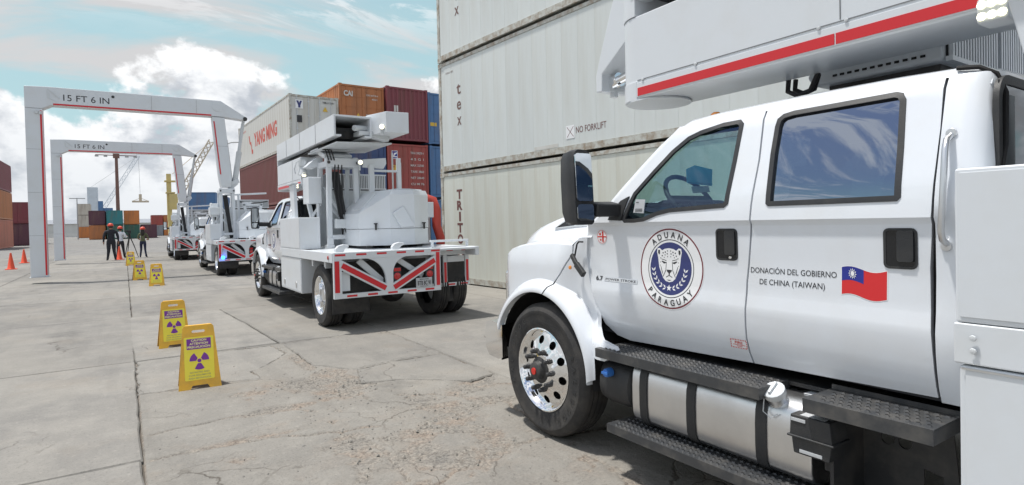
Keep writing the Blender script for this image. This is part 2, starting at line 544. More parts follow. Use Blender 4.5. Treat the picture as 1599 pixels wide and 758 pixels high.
ground = MB()
ground.add([(-600, -60, -0.035), (600, -60, -0.035), (600, 1500, -0.035), (-600, 1500, -0.035)], [(0, 1, 2, 3)])
ground = ground.build('ground', 'joint_dirt')
tag(ground, kind='structure')
rs = random.Random(3)
def wavy(pts, step=0.22, amp=0.012):
    o = []
    for i in range(len(pts)):
        a, b = Vector(pts[i]), Vector(pts[(i + 1) % len(pts)])
        n = max(1, int((b - a).length/step)); d = (b - a).normalized(); q = Vector((-d.y, d.x))
        for k in range(n):
            p = a + (b - a)*(k/n)
            f = mnoise.fractal((p.x*2.7, p.y*2.7, 4.0), 0.8, 2.0, 4)*amp*2.4 if amp > .011 else 0
            o.append(tuple(p + q*(f + rs.uniform(-amp, amp)*.7) + d*rs.uniform(-amp, amp)*.6))
    return o
def slab(pts, mat='slab_concrete', step=0.22, amp=0.010, z=0.0, t=0.05):
    p = wavy(pts, step, amp)
    if signed_area(p) < 0: p = p[::-1]
    zt = z + rs.uniform(-0.0025, 0.0025)
    q = inset(p, 0.012)
    n = len(p)
    mb = MB()
    vs = [(a, b, zt) for a, b in q] + [(a, b, zt - 0.010 - rs.uniform(0, 0.006)) for a, b in p] + [(a, b, zt - t) for a, b in p]
    fs = [list(range(n))] + [(i + n, (i + 1) % n + n, (i + 1) % n, i) for i in range(n)] + [(i + 2*n, (i + 1) % n + 2*n, (i + 1) % n + n, i + n) for i in range(n)]
    mb.add(vs, fs)
    return mb.build('slab', mat, ground, fix=False)
XJ = [-18.5, -15.4, -12.3, -9.25, -6.15, -3.05, 0.06, 3.13, 6.25, 9.4, 12.5]
YJ = [-7.0, -3.1, 0.8, 4.65, 8.18, 12.36, 16.2, 20.1, 24.0, 27.9, 31.8, 35.7, 39.6, 43.5, 47.4]
for i in range(len(XJ) - 1):
    for j in range(len(YJ) - 1):
        if i == 6 and j in (2, 3): continue          # the broken bays are laid piece by piece
        g = 0.006
        x0, x1, y0, y1 = XJ[i] + g, XJ[i + 1] - g, YJ[j] + g, YJ[j + 1] - g
        if i == 6 and j == 4:
            slab([(x0, y0), (1.66, y0 + .05), (1.60, 10.0), (1.46, y1), (x0 - .1, y1)])
            slab([(1.69, y0 + .04), (x1, y0 - 0.02), (x1, y1), (1.48, y1), (1.625, 10.0)])
            continue
        slab([(x0, y0), (x1, y0), (x1, y1), (x0, y1)])
mb = MB()
mb.add([(-420, 47.41, -0.012), (420, 47.41, -0.012), (420, 1400, -0.012), (-420, 1400, -0.012)], [(0, 1, 2, 3)])
o = mb.build('far_ground', 'far_ground'); tag(o, kind='structure')
mb = MB()
mb.add([(-420, -55, -0.014), (-18.51, -55, -0.014), (-18.51, 47.4, -0.014), (-420, 47.4, -0.014)], [(0, 1, 2, 3)])
mb.add([(12.51, -55, -0.014), (420, -55, -0.014), (420, 47.4, -0.014), (12.51, 47.4, -0.014)], [(0, 1, 2, 3)])
o = mb.build('yard_ground', 'far_ground'); tag(o, kind='structure')
# broken bays: three plates still whole, the rest one scaled and cracked slab
PLATES = (
    [(.07, 8.17), (.6, 8.15), (1.55, 8.1), (1.62, 7.5), (1.28, 6.97), (1.10, 6.80), (1.12, 6.42), (.6, 6.50), (.06, 6.53)],
    [(1.70, 8.12), (2.3, 8.15), (3.11, 7.95), (3.11, 6.28), (2.5, 6.27), (2.02, 6.17), (1.72, 6.62), (1.70, 7.3)],
    [(2.04, 6.12), (2.5, 6.23), (3.11, 6.24), (3.11, 5.05), (2.78, 4.98), (2.30, 5.42), (1.90, 5.62)])
for pts in PLATES: slab(pts, 'slab_concrete', 0.045, 0.014, z=-0.002, t=0.04)
def inside(p, poly):
    c = False; x, y = p
    for i in range(len(poly)):
        (x0, y0), (x1, y1) = poly[i - 1], poly[i]
        if (y0 > y) != (y1 > y) and x < (x1 - x0)*(y - y0)/(y1 - y0) + x0: c = not c
    return c
CRACKS = [[(.08, 6.50), (.6, 6.47), (1.1, 6.36)], [(.12, 5.18), (.6, 5.26), (1.05, 5.22), (1.3, 5.0)], [(.10, 4.64), (.7, 4.60), (1.2, 4.42), (1.6, 4.3)], [(.10, 3.1), (.8, 3.3), (1.5, 3.15), (2.2, 3.4), (3.1, 3.2)], [(2.02, 5.0), (2.4, 4.7), (2.7, 4.2), (2.6, 3.6)], [(1.3, 4.4), (1.45, 3.9), (1.4, 3.3)], [(.1, 1.9), (1.2, 2.1), (2.4, 1.8), (3.1, 2.0)], [(2.75, 4.95), (3.11, 4.6)]]
def seg_dist(x, y, a, b):
    dx_, dy_ = b[0] - a[0], b[1] - a[1]
    t = max(0, min(1, ((x - a[0])*dx_ + (y - a[1])*dy_)/(dx_*dx_ + dy_*dy_)))
    return math.hypot(x - a[0] - t*dx_, y - a[1] - t*dy_)
BL = [(1.62, 5.75, .46, .66, 1.0), (2.35, 4.35, .70, .55, .62), (1.60, 3.6, 1.1, .65, .55), (1.66, 6.85, .10, .55, .85), (.65, 4.62, .65, .07, .75), (2.75, 4.9, .3, .25, .7), (1.15, 5.25, .35, .10, .7), (1.0, 5.9, .25, .4, .55), (1.6, 2.3, 1.3, .8, .45)]
def sstep(a, b, v):
    t = max(0, min(1, (v - a)/(b - a))); return t*t*(3 - 2*t)
def bed_height(x, y):
    w = max(am*math.exp(-((x - cx)/a)**2 - ((y - cy)/b)**2) for cx, cy, a, b, am in BL)
    f = mnoise.fractal((x*2.6, y*2.6, 7.0), 0.75, 2.1, 5)
    e = w + .46*f
    g = mnoise.fractal((x*14, y*14, 2.0), 0.6, 2.0, 4)
    h = -.010*sstep(.40, .46, e) - .009*sstep(.66, .76, e)
    h -= .004*sstep(.16, .20, e)*(1 - sstep(.40, .46, e))
    k = sstep(.40, .5, e)
    h += (.0035*k + .0008)*g
    wx = x + .035*mnoise.noise((x*5, y*5, 1.0)); wy = y + .05*mnoise.noise((x*5, y*5, 9.0))
    for c in CRACKS:
        for i in range(len(c) - 1):
            d = seg_dist(wx, wy, c[i], c[i + 1])
            if d < .022: h = min(h, -.020*(1 - d/.022) - .002)
    ex = min(x - .06, 3.13 - x)
    if ex < .012: h -= .02
    return h
mb = MB(); nx, ny = 205, 440
vs = []
for j in range(ny + 1):
    for i in range(nx + 1):
        x = .062 + 3.064*i/nx; y = .806 + 7.36*j/ny
        if y > 4.9 and any(inside((x, y), q) for q in PLATES): vs.append((x, y, -.03))
        else: vs.append((x, y, bed_height(x, y)))
mb.add(vs, [(j*(nx + 1) + i, j*(nx + 1) + i + 1, (j + 1)*(nx + 1) + i + 1, (j + 1)*(nx + 1) + i) for j in range(ny) for i in range(nx)])
def scaled_concrete():
    """sound skin where the surface still stands, coarse aggregate and brown dust where it has scaled off"""
    m = concrete('scaled_slab', (0.252, 0.239, 0.214), (0.186, 0.178, 0.162), 0.35)
    nt = m.node_tree; N, K = nt.nodes, nt.links
    b = N['Principled BSDF']
    skin = b.inputs['Base Color'].links[0].from_socket
    g = N.new('ShaderNodeNewGeometry'); sp = N.new('ShaderNodeSeparateXYZ'); K.new(g.outputs['Position'], sp.inputs[0])
    r = N.new('ShaderNodeMapRange'); K.new(sp.outputs[2], r.inputs['Value'])
    r.inputs['From Min'].default_value = -.0022; r.inputs['From Max'].default_value = -.0105
    def noise(s, d, ro):
        n = N.new('ShaderNodeTexNoise'); n.inputs['Scale'].default_value = s; n.inputs['Detail'].default_value = d; n.inputs['Roughness'].default_value = ro
        K.new(g.outputs['Position'], n.inputs['Vector']); return n.outputs['Fac']
    def ramp(v, stops):
        n = N.new('ShaderNodeValToRGB'); e = n.color_ramp.elements
        e[0].position, e[0].color = stops[0][0], (*stops[0][1], 1); e[1].position, e[1].color = stops[-1][0], (*stops[-1][1], 1)
        for p_, c_ in stops[1:-1]:
            q = e.new(p_); q.color = (*c_, 1)
        K.new(v, n.inputs[0]); return n.outputs[0]
    dust = ramp(noise(2.4, 7, .68), [(.32, (.180, .172, .158)), (.48, (.232, .216, .192)), (.60, (.240, .203, .170)), (.72, (.262, .232, .196))])
    vo = N.new('ShaderNodeTexVoronoi'); vo.inputs['Scale'].default_value = 75; K.new(g.outputs['Position'], vo.inputs['Vector'])
    st = ramp(vo.outputs['Color'], [(.2, (.72, .72, .72)), (.5, (1.0, .99, .98)), (.85, (1.2, 1.19, 1.17))])
    mu = N.new('ShaderNodeMix'); mu.data_type = 'RGBA'; mu.blend_type = 'MULTIPLY'; mu.inputs[0].default_value = .8
    K.new(dust, mu.inputs[6]); K.new(st, mu.inputs[7])
    mu2 = N.new('ShaderNodeMix'); mu2.data_type = 'RGBA'; mu2.blend_type = 'MULTIPLY'; mu2.inputs[0].default_value = .75
    K.new(mu.outputs[2], mu2.inputs[6]); K.new(ramp(noise(38, 6, .75), [(.36, (.45, .43, .40)), (.5, (1, 1, 1)), (.66, (1.25, 1.24, 1.2))]), mu2.inputs[7])
    mx = N.new('ShaderNodeMix'); mx.data_type = 'RGBA'
    K.new(r.outputs[0], mx.inputs[0]); K.new(skin, mx.inputs[6]); K.new(mu2.outputs[2], mx.inputs[7])
    K.new(mx.outputs[2], b.inputs['Base Color'])
scaled_concrete()
mb.build('broken_slab', 'scaled_slab', ground, smooth=60, fix=False)
# loose grit lying in and around the broken bays
mb = MB()
for k in range(520):
    if k < 400: x, y = rs.gauss(1.75, .55), rs.gauss(5.0, 1.1)
    else: x, y = rs.uniform(.1, 3.0), rs.uniform(1.5, 8.2)
    if not (.1 < x < 3.1 and 1 < y < 8.1): continue
    r = min(0.024, 0.004 + 0.0035*rs.expovariate(1.0))
    vs = []
    for a in range(5):
        t = 2*PI*a/5 + rs.uniform(-.3, .3); vs.append((x + r*math.cos(t)*rs.uniform(.7, 1.3), y + r*math.sin(t)*rs.uniform(.7, 1.3), -0.006))
    zt = rs.uniform(.15, .5)*r
    vs += [(x + r*.4, y, zt), (x - r*.3, y + r*.35, zt*.9), (x - r*.2, y - r*.4, zt)]
    mb.add(vs, [(0, 1, 6, 5), (1, 2, 6), (2, 3, 7, 6), (3, 4, 7), (4, 0, 5, 7), (5, 6, 7)])
o = mb.build('grit', 'slab_concrete'); tag(o, 'loose grey concrete grit scattered over the broken slabs', 'grit', kind='stuff')
# ------------------------------------------------------------------ truck: shared chassis and cab
# truck frame: x = 0 at the left tyre face .. 2.4 right, y = 0 at the front axle (forward +), z up from the ground
TW = 2.4
ZK = [.60, .70, .80, .86, .93, 1.0, 1.08, 1.16, 1.30, 1.46, 1.505, 1.53, 1.60, 1.66, 2.04, 2.10, 2.2]
DK = [.16, .10, .055, .03, .014, .004, .0, .010, .016, .014, .010, -.004, .004, .016, .125, .165, .25]
def dz(z):
    for i in range(len(ZK) - 1):
        if z <= ZK[i + 1] or i == len(ZK) - 2:
            t = (z - ZK[i])/(ZK[i + 1] - ZK[i]); return DK[i] + (DK[i + 1] - DK[i])*t
def sx(x, side): return x if side == 0 else TW - x
def cabside(side, off=0.0):
    return lambda y, z: Vector((sx(.15 + dz(z) - off, side), y, z))
WIN1 = [(-0.723, 1.547), (-0.795, 1.708), (-0.922, 1.833), (-1.045, 1.944), (-1.148, 2.011), (-1.232, 2.036), (-1.37, 2.059), (-1.475, 2.060), (-1.50, 2.037), (-1.494, 1.845), (-1.481, 1.618), (-1.46, 1.601), (-1.096, 1.586), (-1.001, 1.569), (-0.902, 1.537), (-0.823, 1.53), (-.74, 1.53)]
WIN2 = [(-1.702, 1.61), (-1.691, 1.857), (-1.693, 1.992), (-1.70, 2.028), (-1.724, 2.048), (-1.774, 2.056), (-2.226, 2.058), (-2.252, 2.048), (-2.266, 2.02), (-2.279, 1.818), (-2.288, 1.613), (-2.277, 1.601), (-2.021, 1.600), (-1.715, 1.600)]
DOOR1 = [(-.385, 1.525), (-.366, 1.40), (-.364, 1.30), (-.392, 1.133), (-.446, .987), (-.511, .864), (-.597, .795), (-.702, .775), (-1.30, .792), (-1.582, .800), (-1.570, .925), (-1.573, 1.025), (-1.580, 1.22), (-1.610, 1.511), (-1.623, 1.832), (-1.610, 2.086), (-1.12, 2.086), (-1.06, 2.065), (-.96, 1.975), (-.86, 1.885), (-.74, 1.772), (-.62, 1.655), (-.52, 1.570), (-.45, 1.530)]
DOOR2 = [(-1.592, .800), (-2.0, .808), (-2.400, .818), (-2.398, .98), (-2.392, 1.13), (-2.388, 1.329), (-2.400, 1.553), (-2.404, 1.879), (-2.397, 2.086), (-1.620, 2.086), (-1.633, 1.832), (-1.620, 1.511), (-1.590, 1.22), (-1.583, 1.025), (-1.580, .925)]

def make_tyre(parent, x0, yc, zc, side, w=.265, rad=.478, name='tyre'):
    mb = MB()
    g = []
    t0, t1 = .045, w - .045
    k = 4
    for i in range(k):                                         # ribs and grooves across the tread
        a = t0 + (t1 - t0)*i/k; b = t0 + (t1 - t0)*(i + 1)/k
        g += [(rad, a + .006), (rad, b - .008), (rad - .014, b - .007), (rad - .014, b + .004)]
    g = g[:-2]
    prof = [(.285, .05), (.292, .022), (.305, .010), (.335, .004), (.36, .0), (.40, .001), (.405, -.001), (.425, .0), (.43, .004), (.452, .014), (rad - .012, .028), (rad - .002, t0)] + g + [(rad - .002, t1), (rad - .012, w - .028), (.44, w - .006), (.36, w), (.30, w - .012), (.285, w - .05)]
    s = 1 if side == 0 else -1
    mb.lathe([(r, s*t) for r, t in prof], (sx(x0, side), yc, zc), 'x', 56)
    return mb.build(name, 'rubber', parent, smooth=32)
def front_wheel(parent, side, detail):
    yc, zc, x0 = 0.0, .478, .02
    s = 1 if side == 0 else -1
    t = make_tyre(parent, x0, yc, zc, side)
    X = sx(x0, side)
    mb = MB()                                                  # polished rim: lip and barrel
    mb.lathe([(.297, s*.020), (.300, s*.008), (.292, s*.004), (.283, s*.010), (.272, s*.035), (.262, s*.05)], (X, yc, zc), 'x', 48)
    prof = [(.10, -.010), (.14, -.006), (.17, .012), (.22, .030), (.262, .05)]
    def disc(a, b):
        r = math.hypot(a, b)
        for i in range(len(prof) - 1):
            if r <= prof[i + 1][0] or i == len(prof) - 2:
                q = (r - prof[i][0])/(prof[i + 1][0] - prof[i][0]); q = min(1, max(0, q))
                return Vector((X + s*(prof[i][1] + (prof[i + 1][1] - prof[i][1])*q), yc + a, zc + b))
    holes = [circle(.213*math.cos(2*PI*k/10 + .2), .213*math.sin(2*PI*k/10 + .2), .030, 14) for k in range(10)]
    rim = mb.build('rim', 'chrome', t, smooth=40)
    panel('wheel_disc', circle(0, 0, .262, 48), holes + [circle(0, 0, .095, 24)], disc, 'chrome', t, cut=.035, rim=(s*.02, 0, 0), smooth=40)
    mb = MB(); mb.lathe([(.262, s*.085), (.0, s*.085)], (X, yc, zc), 'x', 32); mb.build('wheel_back', 'seam_black', t)
    mb = MB()
    mb.lathe([(.096, s*.02), (.094, -s*.012), (.070, -s*.020), (.062, -s*.055), (.052, -s*.062), (.0, -s*.062)], (X, yc, zc), 'x', 24)
    mb.mi = 1
    mb.lathe([(.024, -s*.060), (.024, -s*.070), (0, -s*.071)], (X, yc, zc), 'x', 16)
    mb.build('hub', ['black_steel', 'hub_red'], t, smooth=40)
    if detail:
        nut = MB()
        nut.lathe([(.020, s*.004), (.020, -s*.020), (.0165, -s*.024), (.0165, -s*.050), (.010, -s*.056), (0, -s*.057)], (0, 0, 0), 'x', 8)
        first = None
        for k in range(10):
            a = 2*PI*k/10
            p = (X, yc + .138*math.cos(a), zc + .138*math.sin(a))
            if first is None:
                first = nut.build('lug_nut', 'black_steel', t, smooth=30); first.location = p
            else:
                c = first.copy(); col.objects.link(c); c.parent = t; c.location = p
        mb = MB()                                              # raised lettering on the sidewall
        add_arc_text(mb, 'GOODYEAR', lambda u, v: (X - s*.0035, yc - u, zc + v), .378, -58, 22, .040, offset=.02)
        mb.build('tyre_lettering', 'black_plastic', t)
        mb = MB()
        add_arc_text(mb, 'GOODYEAR', lambda u, v: (X - s*.0035, yc - u, zc + v), .378, 122, 202, .040, offset=.02)
        mb.build('tyre_lettering', 'black_plastic', t)
    return t
def rear_wheels(parent, side):
    yc, zc = -4.98, .478
    s = 1 if side == 0 else -1
    for q, x0 in enumerate((.02, .345)):
        t = make_tyre(parent, x0, yc, zc, side, .262)
        X = sx(x0, side)
        if q == 0:
            mb = MB()
            mb.lathe([(.297, s*.020), (.300, s*.008), (.292, s*.004), (.282, s*.012), (.270, s*.04), (.262, s*.12), (.255, s*.165), (.20, s*.175), (.15, s*.165), (.10, s*.150)], (X, yc, zc), 'x', 48)
            mb.build('rim', 'chrome', t, smooth=40)
            mb = MB()
            mb.lathe([(.105, s*.16), (.10, s*.07), (.09, s*.055), (0, s*.05)], (X, yc, zc), 'x', 20)
            for k in range(10):
                a = 2*PI*k/10
                mb.lathe([(.016, s*.165), (.016, s*.13), (0, s*.128)], (X, yc + .138*math.cos(a), zc + .138*math.sin(a)), 'x', 8)
            mb.build('hub', 'aluminium', t, smooth=40)
            mb = MB()
            for k in range(10):
                a = 2*PI*k/10 + .3
                mb.lathe([(.026, s*.168), (0, s*.168)], (X, yc + .208*math.cos(a), zc + .208*math.sin(a)), 'x', 12)
            mb.build('hand_holes', 'seam_black', t)
        else:
            mb = MB(); mb.lathe([(.285, s*.03), (.26, s*.10), (.12, s*.12), (0, s*.12)], (X, yc, zc), 'x', 24); mb.build('rim', 'grey_steel', t, smooth=40)

def door(parent, outline, win, side, front, detail):
    mp = cabside(side)
    s = 1 if side == 0 else -1
    o = panel('door', outline, [win], mp, 'white_paint', parent, cut=.05, rim=(s*.035, 0, 0), cuts=(False, True), extra=ZK)
    seal_in = inset(win, .020)
    panel('window_seal', inset(win, -.004), [seal_in], cabside(side, .004), 'black_plastic', o, cut=.05, rim=(s*.02, 0, 0), cuts=(False, True))
    panel('window_glass', inset(win, .010), [], cabside(side, -.012), 'clear_glass' if front else 'privacy_glass', o, cut=.05, cuts=(False, True))
    # recessed black handle
    y0, y1 = (-1.532, -1.402) if front else (-2.347, -2.222)
    rec = rrect(y0, y1, 1.322, 1.488, .022)
    panel('handle_bezel', rec, [inset(rec, .010)], cabside(side, .004), 'black_plastic', o, cut=.05, rim=(s*.02, 0, 0))
    panel('handle_recess', inset(rec, .004), [], cabside(side, .0015), 'black_gloss', o, cut=.05)
    hx = rrect(y0 + .012, y0 + .072, 1.352, 1.478, .010)
    panel('door_handle', hx, [], cabside(side, .012), 'black_plastic', o, cut=.05, rim=(s*.010, 0, 0))
    if detail and front:
        mb = MB(); mb.lathe([(.009, -.001), (.007, -.003), (0, -.003)], (sx(.15 + dz(1.34) - .002, side), y0 + .045, 1.338), 'x', 12)
        mb.build('key_lock', 'chrome', o)
    return o

def fbase(y, z):
    k = min(1, max(0, (-.12 - y)/.22)); k = k*k*(3 - 2*k)
    x = .085 + .063*k                                           # runs back flush with the door
    if z > 1.20: x += (z - 1.20)**2*.9*(1 - k)                  # rolls in towards the bonnet shelf
    if y > .45: x += (y - .45)**2*2.6
    if y < -.36 and z < .95:                                    # lower rear end sweeps out to the step
        q = min(1, (-.36 - y)/.22)*min(1, max(0, (.95 - z)/.2)); x = x + (.03 - x)*q
    return x
SH = [(.66, 1.19), (.60, 1.262), (.46, 1.332), (.30, 1.365), (.12, 1.38), (-.10, 1.385), (-.245, 1.375), (-.30, 1.428), (-.42, 1.432)]
def fender(parent, side):
    s = 1 if side == 0 else -1
    mp = lambda y, z: Vector((sx(fbase(y, z), side), y, z))
    AC = .045; RO = .65
    def tp(a): return 1 - .075*min(1, max(0, (a - 120)/60))       # the lip narrows towards its rear end
    def arc(r, a0, a1, n):
        o = []
        for k in range(n + 1):
            a = a0 + (a1 - a0)*k/n; q = r*tp(a) if r > .6 else r
            o.append((AC + q*math.cos(R(a)), .478 + q*math.sin(R(a))))
        return o
    lip = [(.555, .06), (.556, .018), (.562, .010), (.59, .008), (.612, .014), (.630, .030), (.642, .055)]
    def band(mb, a0f, a1f, n):
        secs = []
        for k in range(n + 1):
            row = []
            for r, x in lip + [(RO, None)]:
                q = (r - .555)/(RO - .555); a = a0f(q) + (a1f(q) - a0f(q))*k/n
                rr = .555 + (r*tp(a) - .555)*q if r > .556 else r; a = R(a)
                y, z = AC + rr*math.cos(a), .478 + rr*math.sin(a)
                b = fbase(y, z)
                row.append((sx(b if x is None else min(x, b) if x < .05 else (b + (.06 - b)*.25 if r > .63 else x), side), y, z))
            secs.append(row)
        mb.loft(secs)
    def merged(name, outline, bands):
        bm = panel_bm(outline, [], mp, .035, (s*.03, 0, 0))
        for i, v in enumerate(bm.verts): v.index = i
        mb = MB(); mb.add([v.co[:] for v in bm.verts], [[v.index for v in f.verts] for f in bm.faces]); bm.free()
        band(mb, *bands)
        return mb.build(name, 'white_paint', parent, smooth=50)
    split = [(-.10, 1.125), (-.15, 1.175), (-.20, 1.255), (-.245, 1.32)]
    front = arc(RO, 34, 102, 26) + split[1:] + [(-.245, 1.375)] + [(y, z) for y, z in SH[::-1] if y > -.24] + [(.675, 1.10), (.69, .86)]
    merged('front_fender', front, (lambda q: 22 + 6*q, lambda q: 98 + 4*q, 30))
    rear = arc(RO, 103.2, 163, 26) + [(-.66, .66), (-.73, .70), (-.785, .735), (-.745, .763), (-.615, .783), (-.523, .85), (-.457, .98), (-.403, 1.13), (-.375, 1.30), (-.377, 1.36), (-.385, 1.428), (-.302, 1.426), (-.256, 1.378), (-.256, 1.315), (-.211, 1.25), (-.161, 1.172)]
    r = merged('rear_fender', rear, (lambda q: 99.1 + 4.1*q, lambda q: 180 - 4*q, 34))
    mb = MB()
    mb.lathe([(.014, -.008), (.012, -.016), (0, -.017)], (sx(.105, side), -.262, 1.225), 'x', 14) if side == 0 else mb.lathe([(.014, .008), (0, .016)], (sx(.105, side), -.262, 1.225), 'x', 14)
    mb.build('marker_lamp', 'amber_lens', r, smooth=40)
    mb = MB()                                                  # rubber bonnet latch and the washer-hose seam
    x = sx(.092, side)
    mb.bar((x, -.285, 1.315), (x - s*.012, -.345, 1.255), .030, .024, (1, 0, 0))
    mb.bar((x - s*.012, -.345, 1.255), (x - s*.018, -.43, 1.185), .042, .028, (1, 0, 0))
    mb.build('bonnet_latch', 'black_plastic', r, bevel=.006)
    mb = MB()
    mb.tube([(sx(.118, side), -.374, 1.402), (sx(.118, side), -.33, 1.402), (sx(.115, side), -.315, 1.385), (sx(.105, side), -.30, 1.30)], .006, 6)
    mb.build('fender_seam', 'seam_black', r)
    mb = MB()                                                  # wheel arch liner
    secs = []
    for k in range(21):
        a = R(-5 + 190*k/20)
        secs.append([(sx(.065, side), .045 + .557*math.cos(a), .478 + .557*math.sin(a)), (sx(.16, side), .045 + .59*math.cos(a), .478 + .59*math.sin(a)), (sx(.60, side), .045 + .59*math.cos(a), .478 + .59*math.sin(a))])
    mb.loft(secs)
    mb.add([secs[k][2] for k in range(21)], [list(range(21))])
    mb.build('arch_liner', 'seam_black', parent, fix=False)

TP = [(.75, 1.10), (.735, 1.30), (.70, 1.385), (.62, 1.46), (.46, 1.53), (.28, 1.58), (.10, 1.61), (-.12, 1.635), (-.42, 1.66)]
def lerp(tab, y):
    tab = sorted(tab)
    if y <= tab[0][0]: return tab[0][1]
    for i in range(len(tab) - 1):
        if y <= tab[i + 1][0]:
            t = (y - tab[i][0])/(tab[i + 1][0] - tab[i][0]); return tab[i][1] + (tab[i + 1][1] - tab[i][1])*t
    return tab[-1][1]
def hood(parent):
    mb = MB(); secs = []
    for y in (.74, .72, .69, .64, .57, .48, .38, .26, .14, .0, -.14, -.24, -.28, -.33, -.42):
        s, t = lerp(SH, min(y, .655)), lerp(TP, y)
        if y > .655: s = 1.19 - (y - .655)*.7
        t = max(t, s + .03)
        k = t - s
        sxo = fbase(y, s) + (.0005 if y > -.26 else .003)
        half = [(sxo, s), (sxo + .016, s + .014), (sxo + .10, s + .030*min(1, k*4)), (.30, s + .045*min(1, k*4)), (.335, s + .10*min(1, k*4)), (.36, s + k*.62), (.40, s + k*.86), (.47, t - .006), (.62, t + .004), (.80, t + .004), (.86, t + .022), (1.2, t + .030)]
        sec = [(x, y, z) for x, z in half] + [(TW - x, y, z) for x, z in half[::-1][1:]]
        secs.append(sec)
    mb.loft(secs)
    mb.add(secs[0], [list(range(len(secs[0])))])
    h = mb.build('hood', 'white_paint', parent, smooth=48)
    for side in (0, 1):                                        # side vent with chrome surround
        s = 1 if side == 0 else -1
        def vp(off):
            return lambda y, z: Vector((sx(.350 + (z - 1.49)*.40 - off, side), y, z))
        out = [(.22, 1.488), (.09, 1.565), (-.12, 1.585), (-.16, 1.505)]
        panel('vent_surround', out, [inset(out, .016)], vp(.016), 'chrome', h, cut=None, rim=(s*.03, 0, 0))
        v = panel('vent_mesh', inset(out, .008), [], vp(.008), 'black_gloss', h, cut=None)
    mb = MB()                                                  # grille, headlights, bumper (the trucks face away from the camera)
    mb.box(.55, 1.85, .735, .765, .86, 1.22)
    g = mb.build('grille', 'black_plastic', parent, bevel=.02)
    mb = MB()
    for z in (.92, 1.0, 1.08, 1.16): mb.box(.56, 1.84, .766, .785, z, z + .03)
    mb.build('grille_bars', 'chrome', g, bevel=.006)
    for side in (0, 1):
        mb = MB()
        a, b = sorted((sx(.19, side), sx(.52, side)))
        mb.box(a, b, .50, .725, .88, 1.15)
        mb.build('headlight', 'chrome', parent, bevel=.03)
    mb = MB()
    prof = [(.60, .50), (.66, .48), (.80, .49), (.85, .55), (.86, .66), (.83, .76), (.76, .78), (.60, .76)]
    secs = []
    for k in range(13):
        x = .02 + 2.36*k/12
        c = .16*(1 - (2*abs(k/12 - .5))**3)
        secs.append([(x, y + c - .085, z - .03) for y, z in prof])
    mb.loft(secs, True, True)
    mb.build('bumper', 'chrome', parent, smooth=40)
    return h

